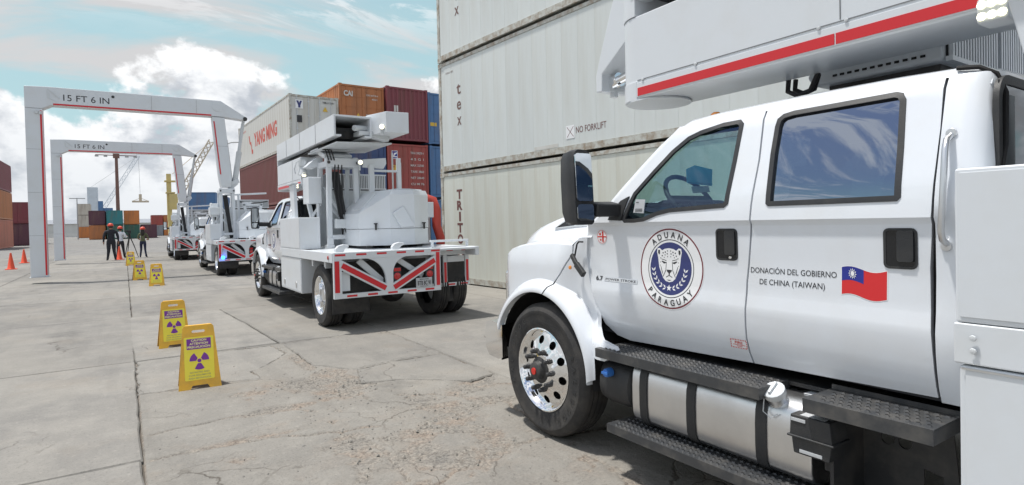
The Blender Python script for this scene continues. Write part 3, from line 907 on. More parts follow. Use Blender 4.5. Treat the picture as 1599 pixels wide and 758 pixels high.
def cab(parent, detail):
    mb = MB()
    # roof
    secs = []
    for y, dzv in ((-1.02, -.045), (-1.06, -.02), (-1.12, 0), (-1.3, .012), (-1.7, .016), (-2.2, .010), (-2.42, 0), (-2.50, -.02), (-2.545, -.055)):
        half = [(.3057, 2.0862), (.318, 2.104), (.345, 2.122), (.42, 2.138), (.56, 2.150), (.85, 2.160), (1.2, 2.164)]
        w_ = [min(1, i/3) if dzv > 0 else 1 for i in range(7)]
        sec = [(x, y, z + dzv*w_[i]) for i, (x, z) in enumerate(half)]
        sec = sec + [(TW - x, yy_, z) for x, yy_, z in sec[::-1][1:]]
        secs.append(sec)
    mb.loft(secs)
    # windscreen pillars
    A = [(-.44, 1.538), (-.555, 1.625), (-.674, 1.743), (-.808, 1.871), (-.937, 1.984), (-1.02, 2.047), (-1.05, 2.088)]
    B = [(-.455, 1.528), (-.615, 1.650), (-.735, 1.767), (-.855, 1.880), (-.955, 1.970), (-1.055, 2.060), (-1.12, 2.088)]
    for side in (0, 1):
        secs = []
        for (ya, za), (yb, zb) in zip(A, B):
            secs.append([(sx(.15 + dz(zb), side), yb, zb), (sx(.15 + dz(za) + .004, side), ya, za), (sx(.15 + dz(za) + .03, side), ya + .02, za + .01), (sx(.15 + dz(za) + .085, side), ya + .015, za + .005)])
        mb.loft(secs)
    # rear quarters and back wall
    secs = []
    for z in (.80, .86, .93, 1.0, 1.08, 1.16, 1.3, 1.46, 1.505, 1.53, 1.6, 1.66, 1.85, 2.04, 2.088):
        x = .15 + dz(z)
        half = [(x, -2.409), (x, -2.465), (x + .006, -2.50), (x + .025, -2.535), (x + .055, -2.553), (x + .10, -2.56), (1.2, -2.56)]
        secs.append([(px, py, z) for px, py in half] + [(TW - px, py, z) for px, py in half[::-1][1:]])
    mb.loft(secs)
    shell = mb.build('cab_shell', 'white_paint', parent, smooth=45)
    # dark inner shell seen through the shut lines
    for side in (0, 1):
        mb = MB()
        o = [(-.42, .80), (-2.42, .82), (-2.42, 2.07), (-1.10, 2.07), (-.5, 1.53), (-.42, 1.5)]
        bm = panel_bm(o, [inset(WIN1, .006), inset(WIN2, .006)], cabside(side, -.030), .08, None, (False, True))
        bm.verts.ensure_lookup_table()
        for i, v in enumerate(bm.verts): v.index = i
        mb.add([v.co[:] for v in bm.verts], [[v.index for v in f.verts] for f in bm.faces]); bm.free()
        mb.build('door_frame', 'seam_black', parent, fix=False)
    # headliner, floor, firewall, seats, dash
    mb = MB()
    mb.mi = 1
    mb.box(.34, 2.06, -2.5, -1.15, 2.085, 2.10)
    mb.mi = 0
    mb.box(.22, 2.18, -2.52, -.42, .80, .84); mb.box(.22, 2.18, -.46, -.42, .84, 1.50)
    mb.box(.24, 2.16, -2.54, -2.50, .84, 1.60)
    mb.prism([(-.44, 1.53), (-.50, 1.57), (-.66, 1.585), (-.76, 1.53), (-.80, 1.30), (-.72, 1.05), (-.44, 1.05)], 'x', .24, 2.16)
    mb.build('interior', ['interior', 'headliner'], parent)
    for x in (.42, 1.42):
        mb = MB()
        mb.box(x, x + .54, -1.62, -1.08, 1.05, 1.22)
        mb.prism([(-1.52, 1.15), (-1.64, 1.15), (-1.74, 1.76), (-1.66, 1.80)], 'x', x + .02, x + .52)
        mb.prism([(-1.655, 1.80), (-1.75, 1.79), (-1.77, 1.96), (-1.69, 1.97)], 'x', x + .14, x + .40)
        mb.build('seat', 'interior', parent, bevel=.03)
    mb = MB()
    mb.box(.30, 2.1, -2.48, -2.0, 1.05, 1.25); mb.prism([(-2.36, 1.2), (-2.48, 1.2), (-2.49, 1.78), (-2.42, 1.80)], 'x', .32, 2.08)
    mb.build('rear_seat', 'interior', parent, bevel=.03)
    ring = []
    c = Vector((.70, -.80, 1.67)); ax = Vector((0, -.80, .60)).normalized(); e1 = Vector((1, 0, 0)); e2 = ax.cross(e1)
    for k in range(25):
        a = 2*PI*k/24; ring.append(c + e1*(.20*math.cos(a)) + e2*(.20*math.sin(a)))
    mb = MB(); mb.tube(ring, .016, 8, False)
    mb.tube([c - ax*.05, c - ax*.30], .03, 8)
    mb.bar(c + e1*.19, c - e1*.19, .05, .02, ax); mb.bar(c, c - e2*.19, .05, .02, ax)
    mb.build('steering_wheel', 'black_plastic', parent, smooth=50)
    # windscreen
    mb = MB(); secs = []
    for t in [k/5 for k in range(6)]:
        row = []
        for k in range(13):
            u = k/12; b = 1 - (2*u - 1)**2
            x0 = .235 + (.365 - .235)*t; x = x0 + (TW - 2*x0)*u
            row.append((x, -.425 - .61*t + (.20 - .12*t)*b, 1.545 + .535*t + .035*b*t))
        secs.append(row)
    mb.loft(secs); mb.build('windscreen', 'shield_glass', parent, smooth=60)
    mb = MB()
    mb.prism([(-.40, 1.50), (-.20, 1.56), (-.42, 1.62), (-.46, 1.55)], 'x', .24, 2.16); mb.build('cowl', 'black_plastic', parent)
    # rear window filling the back wall
    mp = lambda x, z: Vector((x, -2.566, z))
    o = rrect(.30, 2.10, 1.46, 2.055, .09, 5)
    rw = panel('rear_window', o, [], mp, 'dark_glass', parent, cut=None)
    panel('rear_window_seal', inset(o, -.014), [inset(o, .022)], lambda x, z: Vector((x, -2.572, z)), 'black_plastic', rw, cut=None, rim=(0, .02, 0))
    mb = MB(); mb.box(.31, 2.09, -2.564, -2.5625, 1.47, 2.045); mb.build('window_backing', 'interior', rw)
    mb = MB()                                                  # weather strip over the corner of the cab
    mb.tube([(.318, -2.43, 2.118), (.325, -2.50, 2.108), (.345, -2.548, 2.075), (.36, -2.572, 2.0), (.345, -2.574, 1.80), (.29, -2.570, 1.66)], .010, 6)
    mb.build('corner_strip', 'seam_black', parent, smooth=50)
    # roof marker lamps
    for x in (.45, .85, 1.2, 1.55, 1.95):
        mb = MB(); mb.lathe([(.034, 0), (.030, .014), (.018, .024), (0, .027)], (x, -1.20, 2.138 if x in (.45, 1.95) else 2.16), 'z', 14)
        mb.build('roof_lamp', 'amber_lens', parent, smooth=60)
    for side in (0, 1):
        door(parent, DOOR1, WIN1, side, True, detail)
        door(parent, DOOR2, WIN2, side, False, detail)
        fender(parent, side)
        s = 1 if side == 0 else -1
        # black sail and mirror arm, tall mirror head
        sail = [(-.715, 1.54), (-.60, 1.545), (-.625, 1.60), (-.70, 1.665), (-.765, 1.69), (-.735, 1.60)]
        panel('mirror_sail', sail, [], cabside(side, .012), 'black_plastic', parent, cut=None, rim=(s*.03, 0, 0))
        mb = MB()
        mb.loft([[(sx(x, side), y, z) for y, z in ((-.60 + k, 1.575), (-.70 + k, 1.565), (-.715 + k, 1.645), (-.63 + k, 1.665))] for x, k in ((.15, .0), (.06, .01), (-.03, .02))], True, True)
        mb.loft([[(sx(x, side), y, z) for y, z in ((-.585, 1.60), (-.64, 1.60), (-.64, 1.645), (-.585, 1.645))] for x in (-.03, -.12)], True, True)
        arm = mb.build('mirror_arm', 'black_plastic', parent, bevel=.012)
        mb = MB()
        # housing: section in plan, tapered front (forward is +y), glass faces the rear
        secs = []
        for z, kx, ky in ((1.520, .02, .55), (1.535, .0, .8), (1.60, -.004, 1.0), (1.80, -.004, 1.0), (1.93, .0, .95), (1.968, .015, .85), (1.980, .04, .6)):
            x0, x1 = -.195 + kx, -.035 - kx
            pl = [(x1, -.655), (x0 + .012, -.665), (x0, -.64), (x0 + .004, -.60), (x0 + .04, -.60 + .10*ky), (x0 + .09, -.60 + .125*ky), (x1 - .02, -.60 + .10*ky), (x1, -.60 + .04*ky)]
            secs.append([(sx(x, side), y + (z - 1.75)*.05, z) for x, y in pl])
        mb.loft(secs, True, True)
        mir = mb.build('mirror_housing', 'black_plastic', parent, smooth=35)
        for z0, z1 in ((1.665, 1.955), (1.545, 1.645)):
            q = rrect(-.180, -.052, z0, z1, .02)
            panel('mirror_glass', q, [], lambda x, z: Vector((sx(x, side), -.676 + (z - 1.75)*.05, z)), 'mirror_glass', mir, cut=None, rim=(0, .012, 0))
        # grab rail on the rear corner of the cab
        mb = MB()
        x = .15 + dz(1.83)
        gx = lambda z, o: sx(.15 + dz(z) - o, side)
        mb.tube([(gx(1.84, .0), -2.445, 1.845), (gx(1.84, .045), -2.445, 1.825), (gx(1.80, .055), -2.447, 1.79), (gx(1.5, .055), -2.447, 1.475), (gx(1.44, .045), -2.447, 1.445), (gx(1.42, .0), -2.447, 1.425)], .012, 8)
        gr = mb.build('grab_rail', 'aluminium', parent, smooth=50)
        for z in (1.852, 1.418):
            mb = MB(); mb.lathe([(.020, -.004 if side == 0 else .004), (.018, -.010 if side == 0 else .010), (0, -.011 if side == 0 else .011)], (gx(z, 0), -2.445, z), 'x', 12)
            mb.build('rail_foot', 'aluminium', gr)

def tread_plate(parent, name, x0, x1, y0, y1, z, t=.055, back=0.0):
    mb = MB()
    mb.prism([(x0, z - t), (x0 + .008, z - t), (x0 + .008, z - .008), (x1, z - .008), (x1, z + back if back else z - .001), (x1 - .006 if back else x1, z + back if back else z), (x1 - .006 if back else x1, z), (x0, z)], 'y', y0, y1)
    mb.box(x0 + .008, x1, y0, y0 + .006, z - t, z - .009); mb.box(x0 + .008, x1, y1 - .006, y1, z - t, z - .009)
    st = mb.build(name, 'step_steel', parent)
    mb = MB(); mb.mi = 0
    nx = int((x1 - x0 - .03)/.042); ny = int((y1 - y0 - .03)/.036)
    for i in range(nx):
        for j in range(ny):
            cx = x0 + .03 + i*.042; cy = y0 + .025 + (j + .5*(i % 2))*.036
            if cy > y1 - .02: continue
            r = .0125
            ring = [(cx + r*math.cos(2*PI*k/6), cy + r*math.sin(2*PI*k/6)) for k in range(6)]
            top = [(cx + r*.55*math.cos(2*PI*k/6), cy + r*.55*math.sin(2*PI*k/6), z + .007) for k in range(6)]
            mb.mi = 0
            o = len(mb.v)
            mb.add([(a, b, z) for a, b in ring] + top, [(k, (k + 1) % 6, 6 + (k + 1) % 6, 6 + k) for k in range(6)])
            mb.mi = 1
            mb.add([(a, b, c - .0015) for a, b, c in top], [list(range(6))])
    g = mb.build('grip_studs', ['step_steel', 'seam_black'], st, fix=False); tag(g, kind='stuff')
    return st
def undercarriage(parent, detail):
    mb = MB()
    for x in (.77, 1.55): mb.box(x, x + .08, -5.75, .60, .62, .86)
    for y in (-5.5, -3.9, -2.6, -1.4, -.3, .4): mb.box(.85, 1.55, y, y + .08, .66, .82)
    mb.build('chassis_frame', 'black_steel', parent)
    mb = MB()
    mb.tube([(.3, -4.98, .478), (2.1, -4.98, .478)], .07, 12)
    mb.lathe([(.0, -.26), (.12, -.22), (.20, -.08), (.21, .02), (.16, .14), (0, .2)], (1.2, -4.98, .48), 'y', 18)
    mb.tube([(.3, 0, .44), (2.1, 0, .44)], .05, 10); mb.tube([(1.2, -4.8, .5), (1.2, -1.2, .66)], .05, 10)
    mb.build('axles', 'black_steel', parent, smooth=40)
    mb = MB(); mb.box(.9, 1.5, -1.6, .45, .55, 1.05); mb.build('engine_block', 'black_steel', parent)
    for side in (0, 1):
        xa = lambda a, b: sorted((sx(a, side), sx(b, side)))
        # fuel tank: rounded box of brushed aluminium with three straps
        D = [(.065, .40), (.065, .60), (.085, .66), (.13, .692), (.20, .705), (.60, .705), (.66, .66), (.66, .36), (.60, .315), (.20, .31), (.13, .322), (.085, .35)]
        D = smooth_poly(D, 1)
        mb = MB(); mb.prism([(sx(a, side), b) for a, b in D], 'y', -1.96, -.855)
        tk = mb.build('fuel_tank', 'aluminium', parent, smooth=35, bevel=.012)
        for y in (-.955, -1.30, -1.715):
            o = inset(D, -.008) if signed_area(D) > 0 else inset(D, -.008)
            mb = MB()
            n = len(D)
            vs = [(sx(a, side), y - .028, b) for a, b in o] + [(sx(a, side), y + .028, b) for a, b in o] + [(sx(a, side), y - .028, b) for a, b in inset(D, .004)] + [(sx(a, side), y + .028, b) for a, b in inset(D, .004)]
            fs = []
            for k in range(n):
                q = (k + 1) % n
                fs += [(k, q, n + q, n + k), (k, 2*n + k, 2*n + q, q), (n + k, n + q, 3*n + q, 3*n + k)]
            mb.add(vs, fs); mb.build('tank_strap', 'black_plastic', tk, smooth=35)
        if side == 0:
            mb = MB()
            a = Vector((-.55, 0, .835)).normalized()
            c = Vector((.105, -1.775, .685))
            mb.tube([c - a*.03, c + a*.02], .045, 16); mb.build('filler_neck', 'aluminium', tk, smooth=40)
            mb = MB(); mb.tube([c + a*.02, c + a*.025, c + a*.055, c + a*.06], [.048, .052, .052, .044], 16)
            e = a.cross(Vector((0, 1, 0)))
            mb.bar(c + a*.066 + e*.035, c + a*.066 - e*.035, .012, .014, a)
            mb.tube([c + a*.03 + Vector((-.04, .03, -.01)), c + Vector((-.06, .035, -.06)), c + Vector((-.055, .0, -.085)), c + Vector((-.045, -.03, -.06))], .0025, 5)
            mb.build('filler_cap', 'grey_steel', tk, smooth=40)
            mb = MB(); mb.box(.20, .27, -1.97, -1.85, .7065, .7072); mb.build('tank_label', 'paper', tk)
            # diesel additive tank with blue cap
            mb = MB()
            secs = []
            for y, k in ((-.845, .035), (-.825, .008), (-.76, 0), (-.64, .0), (-.58, .008), (-.555, .035)):
                pl = [(.085 + k, .40 + k), (.05 + k, .47), (.055 + k, .58 - k), (.11, .655 - k), (.30, .665 - k), (.45, .65 - k), (.45, .36 + k), (.20, .355 + k)]
                secs.append([(a, y, b) for a, b in smooth_poly(pl, 1)])
            mb.loft(secs, True, True)
            dt = mb.build('additive_tank', 'black_plastic', parent, smooth=40)
            mb = MB(); mb.lathe([(.0, -.050), (.024, -.048), (.028, -.038), (.028, 0)], (.060, -.685, .595), 'x', 18)
            mb.box(.004, .014, -.712, -.658, .588, .602)
            mb.build('additive_cap', 'blue_cap', dt, smooth=30)
            # battery isolator box on its bracket
            mb = MB()
            mb.prism([(-1.885, .565), (-2.075, .565), (-2.065, .66), (-1.89, .66)], 'x', .02, .155)
            mb.prism([(-1.90, .485), (-2.06, .485), (-2.07, .562), (-1.89, .562)], 'x', .025, .15)
            mb.box(.012, .16, -2.085, -1.875, .558, .569)
            bx = mb.build('switch_box', 'black_plastic', parent, bevel=.006)
            mb = MB(); mb.box(.0165, .0195, -1.96, -1.895, .632, .646); mb.build('box_label', 'paper', bx); mb = MB(); mb.box(.0215, .0245, -2.03, -1.93, .495, .509); mb.build('box_label', 'paper', bx); mb = MB(); mb.box(.03, .10, -2.04, -1.93, .6602, .661)
            mb.build('box_label', 'paper', bx)
            # bracket plate with oval holes behind it
            o = [(-2.06, .70), (-2.40, .72), (-2.43, .40), (-2.38, .24), (-2.06, .24)]
            panel('bracket_plate', o, [circle(-2.16, .56, .028, 14), circle(-2.23, .56, .028, 14), [(-2.30, .47), (-2.37, .46), (-2.37, .41), (-2.30, .40)]], lambda y, z: Vector((.32, y, z)), 'black_steel', parent, cut=None, rim=(.01, 0, 0))
            mb = MB(); mb.box(.06, .46, -2.06, -2.045, .30, .72); mb.box(.10, .14, -2.04, -2.0, .42, .72); mb.build('bracket', 'black_steel', parent)
        # steps
        f = (lambda a, b: (a, b)) if side == 0 else (lambda a, b: (TW - b, TW - a))
        if side == 0:
            tread_plate(parent, 'upper_step', -.01, .24, -1.755, -.62, .745)
            tread_plate(parent, 'rear_step', -.01, .24, -2.46, -1.965, .752, .06, .02)
            tread_plate(parent, 'lower_step', -.03, .24, -2.40, -.735, .305, .05)
            mb = MB()
            for y in (-.90, -1.24, -1.66, -2.1): mb.box(.10, .72, y - .02, y + .02, .255, .30)
            mb.box(.24, .75, -2.46, -.6, .72, .74)
            mb.build('step_hangers', 'black_steel', parent)
        else:
            a, b = f(-.01, .24)
            mb = MB(); mb.box(a, b, -2.46, -.62, .69, .745); mb.build('upper_step', 'step_steel', parent)
            a, b = f(-.03, .24)
            mb = MB(); mb.box(a, b, -2.40, -.735, .255, .305); mb.build('lower_step', 'step_steel', parent)
# ------------------------------------------------------------------ truck: deck, scanner gear, lettering
def deck(parent):
    mb = MB()
    mb.box(.0, 2.4, -5.78, -2.53, 1.115, 1.15)
    for side in (0, 1):
        a, b = sorted((sx(-.012, side), sx(.06, side)))
        mb.box(a, b, -5.79, -2.525, 1.015, 1.158)
    mb.box(.06, 2.34, -2.60, -2.53, 1.0, 1.112)
    for y in (-3.1, -3.8, -4.5, -5.2): mb.box(.062, 2.338, y, y + .08, .90, 1.112)
    d = mb.build('deck', 'white_steel', parent, bevel=.006)
    mb = MB()
    for y in (-2.62, -2.66): pass
    for y, z in ((-2.585, 1.065), (-2.585, 1.11), (-4.0, 1.08), (-5.6, 1.08)):
        mb.lathe([(.011, -.020), (.009, -.026), (0, -.027)], (0, y, z), 'x', 10)
    mb.build('deck_bolts', 'grey_steel', d)
    for side in (0, 1):
        s = 1 if side == 0 else -1
        X = lambda v: sx(v, side)
        # locker above deck and locker slung below it
        mb = MB(); a, b = sorted((X(-.008), X(.335)))
        mb.box(a, b, -3.98, -2.53, 1.16, 1.70)
        up = mb.build('upper_locker', 'white_steel', parent, bevel=.008)
        mb = MB(); a, b = sorted((X(-.012), X(-.0085)))
        mb.box(a, b, -3.965, -2.545, 1.18, 1.685); mb.build('locker_door', 'white_steel', up, bevel=.001)
        mb = MB(); a, b = sorted((X(-.008), X(.55)))
        mb.box(a, b, -4.02, -2.54, .42, 1.008)
        lo = mb.build('lower_locker', 'white_steel', parent, bevel=.008)
        mb = MB(); a, b = sorted((X(-.014), X(-.0085)))
        mb.box(a, b, -4.0, -2.56, .45, .995); mb.build('locker_door', 'white_steel', lo, bevel=.002)
        mb = MB(); a, b = sorted((X(-.018), X(-.0145)))
        mb.box(a, b, -4.01, -2.55, .996, 1.003); mb.build('drip_rail', 'aluminium', lo)
        for y in (-2.83, -3.7):
            mb = MB(); a, b = sorted((X(-.024), X(-.0145)))
            mb.prism(rrect(y - .035, y + .035, .50, .60, .02), 'x', a, b); mb.build('locker_latch', 'aluminium', lo, bevel=.003)
        # mudflap behind the wheels, bracket above them
        mb = MB(); a, b = sorted((X(.06), X(.62)))
        mb.box(a, b, -5.52, -5.505, .24, .99) if side == 0 else mb.box(a, b, -5.375, -5.36, .24, .99); mb.build('mudflap', 'rubber', parent)
    # rear under-run frame: left bay is the wide braced one, right bay is set back
    Y = -5.80
    def face(x0, x1, z0, z1, y0, y1):
        m = MB(); m.box(x0, x1, y0, y1, z0, z1); return m
    fr = MB()
    fr.box(.0, 1.68, Y - .03, Y + .03, 1.06, 1.16)
    fr.box(.0, 1.68, Y - .03, Y + .03, .50, .565)
    fr.box(.0, .115, Y - .028, Y + .028, .565, 1.06)
    fr.box(1.58, 1.68, Y - .028, Y + .028, .565, 1.06)
    # centre post with flared gussets at its head
    g = [(.78, .565), (.89, .565)]
    for k in range(9):
        a = R(90*k/8); g.append((.89 + .24*(1 - math.cos(a)), .82 + .24*math.sin(a)))
    for k in range(9):
        a = R(90 - 90*k/8); g.append((.78 - .34*(1 - math.cos(a)), .72 + .34*math.sin(a)))
    fr.prism(g, 'y', Y - .026, Y + .026)
    fr.bar((.08, Y, 1.0), (.80, Y, .585), .050, .125, (0, 0, 1)); fr.bar((1.62, Y, 1.0), (.87, Y, .585), .050, .125, (0, 0, 1))
    rf = fr.build('rear_frame', 'white_steel', parent, bevel=.004)
    tp = MB()
    yy = Y - .034
    def strip(m, a, b, w, y):
        a, b = Vector((a[0], y, a[1])), Vector((b[0], y, b[1])); d = (b - a).normalized(); n = Vector((-d.z, 0, d.x))*(w/2)
        m.add([a - n, b - n, b + n, a + n], [(0, 1, 2, 3)])
    strip(tp, (.045, .59), (.045, 1.04), .068, yy); strip(tp, (1.632, .58), (1.632, 1.10), .062, yy)
    strip(tp, (.12, .977), (.77, .602), .074, yy + .003); strip(tp, (1.58, .977), (.90, .602), .074, yy + .003)
    for x in (.02, .33, .64, .95, 1.25, 1.52): strip(tp, (x, 1.125), (x + .15, 1.125), .028, yy + .001)
    for x in (.18, .49, .80, 1.11, 1.41): strip(tp, (x, .532), (x + .15, .532), .028, yy + .001)
    tp.build('red_marking', 'red_tape', rf, fix=False)
    # right bay, stepped forward
    Y2_ = -5.42
    fr = MB()
    fr.box(1.70, 2.41, Y2_ - .03, Y2_ + .03, 1.02, 1.16)
    fr.box(1.70, 2.41, Y2_ - .03, Y2_ + .03, .50, .56)
    fr.box(1.92, 1.99, Y2_ - .028, Y2_ + .028, .56, 1.02); fr.box(2.33, 2.405, Y2_ - .028, Y2_ + .028, .56, 1.02)
    fr.box(2.0, 2.32, Y2_ - .02, Y2_ + .02, .90, 1.0)
    fr.box(1.70, 2.40, Y2_ - .045, Y2_ + .02, 1.24, 1.275); fr.box(2.37, 2.40, Y2_ - .04, Y2_ + .02, 1.16, 1.24); fr.box(1.72, 1.75, Y2_ - .04, Y2_ + .02, 1.16, 1.24)
    r2 = fr.build('right_rear_frame', 'white_steel', parent, bevel=.004)
    tp = MB()
    strip(tp, (1.955, .57), (1.955, .90), .045, Y2_ - .034); strip(tp, (2.368, .57), (2.368, .93), .045, Y2_ - .034)
    for x in (1.72, 1.98, 2.26): strip(tp, (x, 1.10), (x + .12, 1.10), .026, Y2_ - .034)
    for x in (2.0, 2.24): strip(tp, (x, .53), (x + .13, .53), .026, Y2_ - .034)
    tp.build('red_marking', 'red_tape', r2, fix=False)
    mb = MB(); mb.box(2.005, 2.32, Y2_ - .01, Y2_ + .01, .565, .895); mb.build('rubber_sheet', 'rubber', r2)
    # dark back plate behind the braces with the rising light-coloured braces, lamps and number plate
    mb = MB(); mb.box(.13, 1.57, Y + .28, Y + .30, .57, 1.0); bp = mb.build('back_plate', 'black_steel', parent)
    mb = MB(); mb.bar((.40, Y + .10, 1.03), (.80, Y + .10, .66), .05, .09); mb.bar((.98, Y + .10, 1.03), (1.42, Y + .10, .74), .05, .08); mb.build('inner_brace', 'grey_steel', bp)
    mb = MB(); mb.box(.135, .25, Y + .04, Y + .05, .60, .88); mb.build('corner_plate', 'white_steel', bp)
    for x in (.96, 1.50):
        mb = MB(); mb.box(x - .065, x + .065, Y - .01, Y + .035, .70, .90)
        lb = mb.build('tail_lamp', 'black_plastic', parent, bevel=.01)
        mb = MB(); mb.lathe([(.055, -.012), (.050, -.020), (.03, -.026), (0, -.028)], (x, Y, .765), 'y', 20); mb.build('lamp_lens', 'red_lens', lb, smooth=50)
        mb = MB(); mb.box(x - .055, x + .055, Y - .018, Y - .0105, .84, .89); mb.build('upper_lens', 'red_lens', lb, bevel=.004)
    mb = MB(); mb.box(1.25, 1.52, Y - .045, Y - .036, .565, .715); pl = mb.build('number_plate', 'paper', parent, bevel=.003)
    mb = MB(); mp = lambda u, v: (u, Y - .0475, v)
    add_text(mb, 'BTB 8C 91', mp, 1.275, 1.495, .605, .062, .02); add_text(mb, 'MERCOSUR', mp, 1.31, 1.46, .685, .018, .01); add_text(mb, 'PARAGUAY', mp, 1.32, 1.45, .578, .014, .01)
    mb.build('plate_lettering', 'dark_ink', pl, fix=False)
    # tie-down hooks on the deck
    for x in (.16, 1.02):
        mb = MB()
        mb.prism([(x - .10, 1.165), (x + .02, 1.165), (x + .04, 1.21), (x + .10, 1.235), (x + .09, 1.265), (x + .02, 1.275), (x - .06, 1.255), (x - .10, 1.21)], 'y', -5.74, -5.66)
        mb.build('tie_down', 'white_steel', parent, bevel=.012)
    mb = MB(); mb.lathe([(.03, -.018), (.024, -.026), (0, -.028)], (0, -5.62, 1.085), 'x', 14); mb.build('side_marker', 'red_lens', parent, smooth=40)

def mast(parent, x0, x1, top):
    y0, y1 = -3.78, -3.30
    mb = MB()
    for x in (x0, x1): mb.bar((x, y0, 1.20), (x + (.02 if x == x0 else -.02), y0, top), .085, .085, (0, 1, 0))
    for x in (x0, x1): mb.bar((x, y1 + .25, 1.20), (x, y1, top - .05), .07, .07, (0, 1, 0))
    mb.bar((x0 - .03, y0, 1.345), (x1 + .03, y0, 1.345), .08, .08); mb.bar((x0 - .04, y0, top - .10), (x1 + .04, y0, top - .10), .13, .16)
    mb.bar((x0, y1, top - .12), (x1, y1, top - .12), .07, .10)
    mb.bar((x0, y0, top - .12), (x0, y1, top - .12), .07, .10); mb.bar((x1, y0, top - .12), (x1, y1, top - .12), .07, .10)
    mb.bar((x0 + .02, y1, top - .5), (x1 - .02, y0 + .05, 1.42), .06, .05); mb.bar((x0 + .02, y0 + .1, 1.9), (x1, y0 + .1, 1.42), .05, .05)
    m = mb.build('mast_frame', 'white_steel', parent, bevel=.008)
    for x in (x0, x1):
        mb = MB(); mb.box(x - .07, x + .07, y0 - .07, y0 + .07, 1.152, 1.21)
        mb.prism([(x - .055, 1.21), (x + .055, 1.21), (x + .055, 1.30), (x + .03, 1.34), (x - .03, 1.34), (x - .055, 1.30)], 'y', y0 - .062, y0 - .045)
        mb.build('mast_foot', 'white_steel', m, bevel=.006)
        mb = MB(); mb.lathe([(.028, -.078), (.024, -.09), (0, -.09)], (x, y0, top - .10), 'y', 14); mb.build('mast_pin', 'black_steel', m)
    mb = MB()                                                  # bundle of hydraulic hoses
    for k in range(5):
        o = .028*k
        mb.tube([(x0 + .10 + o, y0 + .10, top - .25), (x0 + .13 + o, y0 + .05, top - .6), (x0 + .20 + o*.8, y0 + .02, 1.8), (x0 + .24 + o*.8, y0 + .02, 1.45), (x0 + .30 + o, y0 + .15, 1.20)], .019, 7)
    mb.build('hydraulic_hoses', 'cable', m, smooth=60)
    mb = MB()                                                  # control boxes on the left of the mast
    mb.box(x0 - .28, x0 - .05, y0 + .22, y0 + .62, 1.95, 2.42)
    cb = mb.build('control_box', 'white_steel', parent, bevel=.01)
    mb = MB(); mb.box(x0 - .265, x0 - .065, y0 + .212, y0 + .2195, 1.97, 2.40); mb.build('box_door', 'white_steel', cb, bevel=.002)
    mb = MB(); mb.bar((x0 - .16, y0 + .5, 1.71), (x0 - .20, y0 + .95, 2.45), .07, .06); mb.bar((x0 - .16, y0 + .5, 1.71), (x0 - .02, y0 + .42, 1.95), .05, .05)
    mb.tube([(x0 - .10, y0 + .3, 1.95), (x0 - .10, y0 + .3, 1.16)], .025, 8)
    mb.build('box_stay', 'white_steel', cb, bevel=.006)
    mb = MB(); mb.box(.55, 1.90, -3.02, -2.96, 1.16, 2.22); mb.build('screen_plate', 'grey_steel', parent, bevel=.008)
    return m
def work_lamp(parent, c, d=(0, -1, 0), r=.075):
    c = Vector(c); d = Vector(d).normalized()
    mb = MB(); mb.tube([c - d*.10, c - d*.07, c - d*.0], [r*.5, r*.9, r], 16)
    mb.bar(c - d*.06 + Vector((0, 0, -.02)), c - d*.06 + Vector((0, 0, -.14)), .03, .03)
    l = mb.build('work_lamp', 'grey_steel', parent, smooth=40)
    mb = MB(); mb.tube([c - d*.012, c + d*.004], r*.86, 16); mb.build('lamp_glass', 'work_light', l)
    return l
def roof_unit(parent):
    mb = MB(); mb.box(1.02, 2.20, -2.12, -1.56, 2.18, 2.30); ac = mb.build('cooler_base', 'black_steel', parent)
    mb = MB()
    pts = [(-1.50, 2.30), (-1.46, 2.36), (-1.56, 2.52), (-2.16, 2.60), (-2.16, 2.30)]
    mb.prism(pts, 'x', .95, 2.25); u = mb.build('roof_cooler', 'white_steel', parent, bevel=.02)
    for x0, x1 in ((.97, 1.58), (1.62, 2.23)):
        mb = MB(); mb.box(x0, x1, -2.170, -2.1605, 2.32, 2.585); mb.build('grille_void', 'seam_black', u)
        n = 17
        for k in range(n):
            x = x0 + (x1 - x0)*(k + .15)/n
            mb = MB(); mb.box(x, x + (x1 - x0)/n*.5, -2.19, -2.1702, 2.32, 2.585); mb.build('slat', 'white_steel', u)
        mb = MB(); mb.box(x0 - .015, x1 + .015, -2.195, -2.165, 2.586, 2.612); mb.box(x0 - .015, x1 + .015, -2.195, -2.165, 2.295, 2.319); mb.build('grille_frame', 'white_steel', u)
    for k in range(12):
        y = -1.64 - k*.04
        mb = MB(); mb.box(.944, .9495, y, y + .022, 2.335, 2.347); mb.build('side_slot', 'seam_black', u)
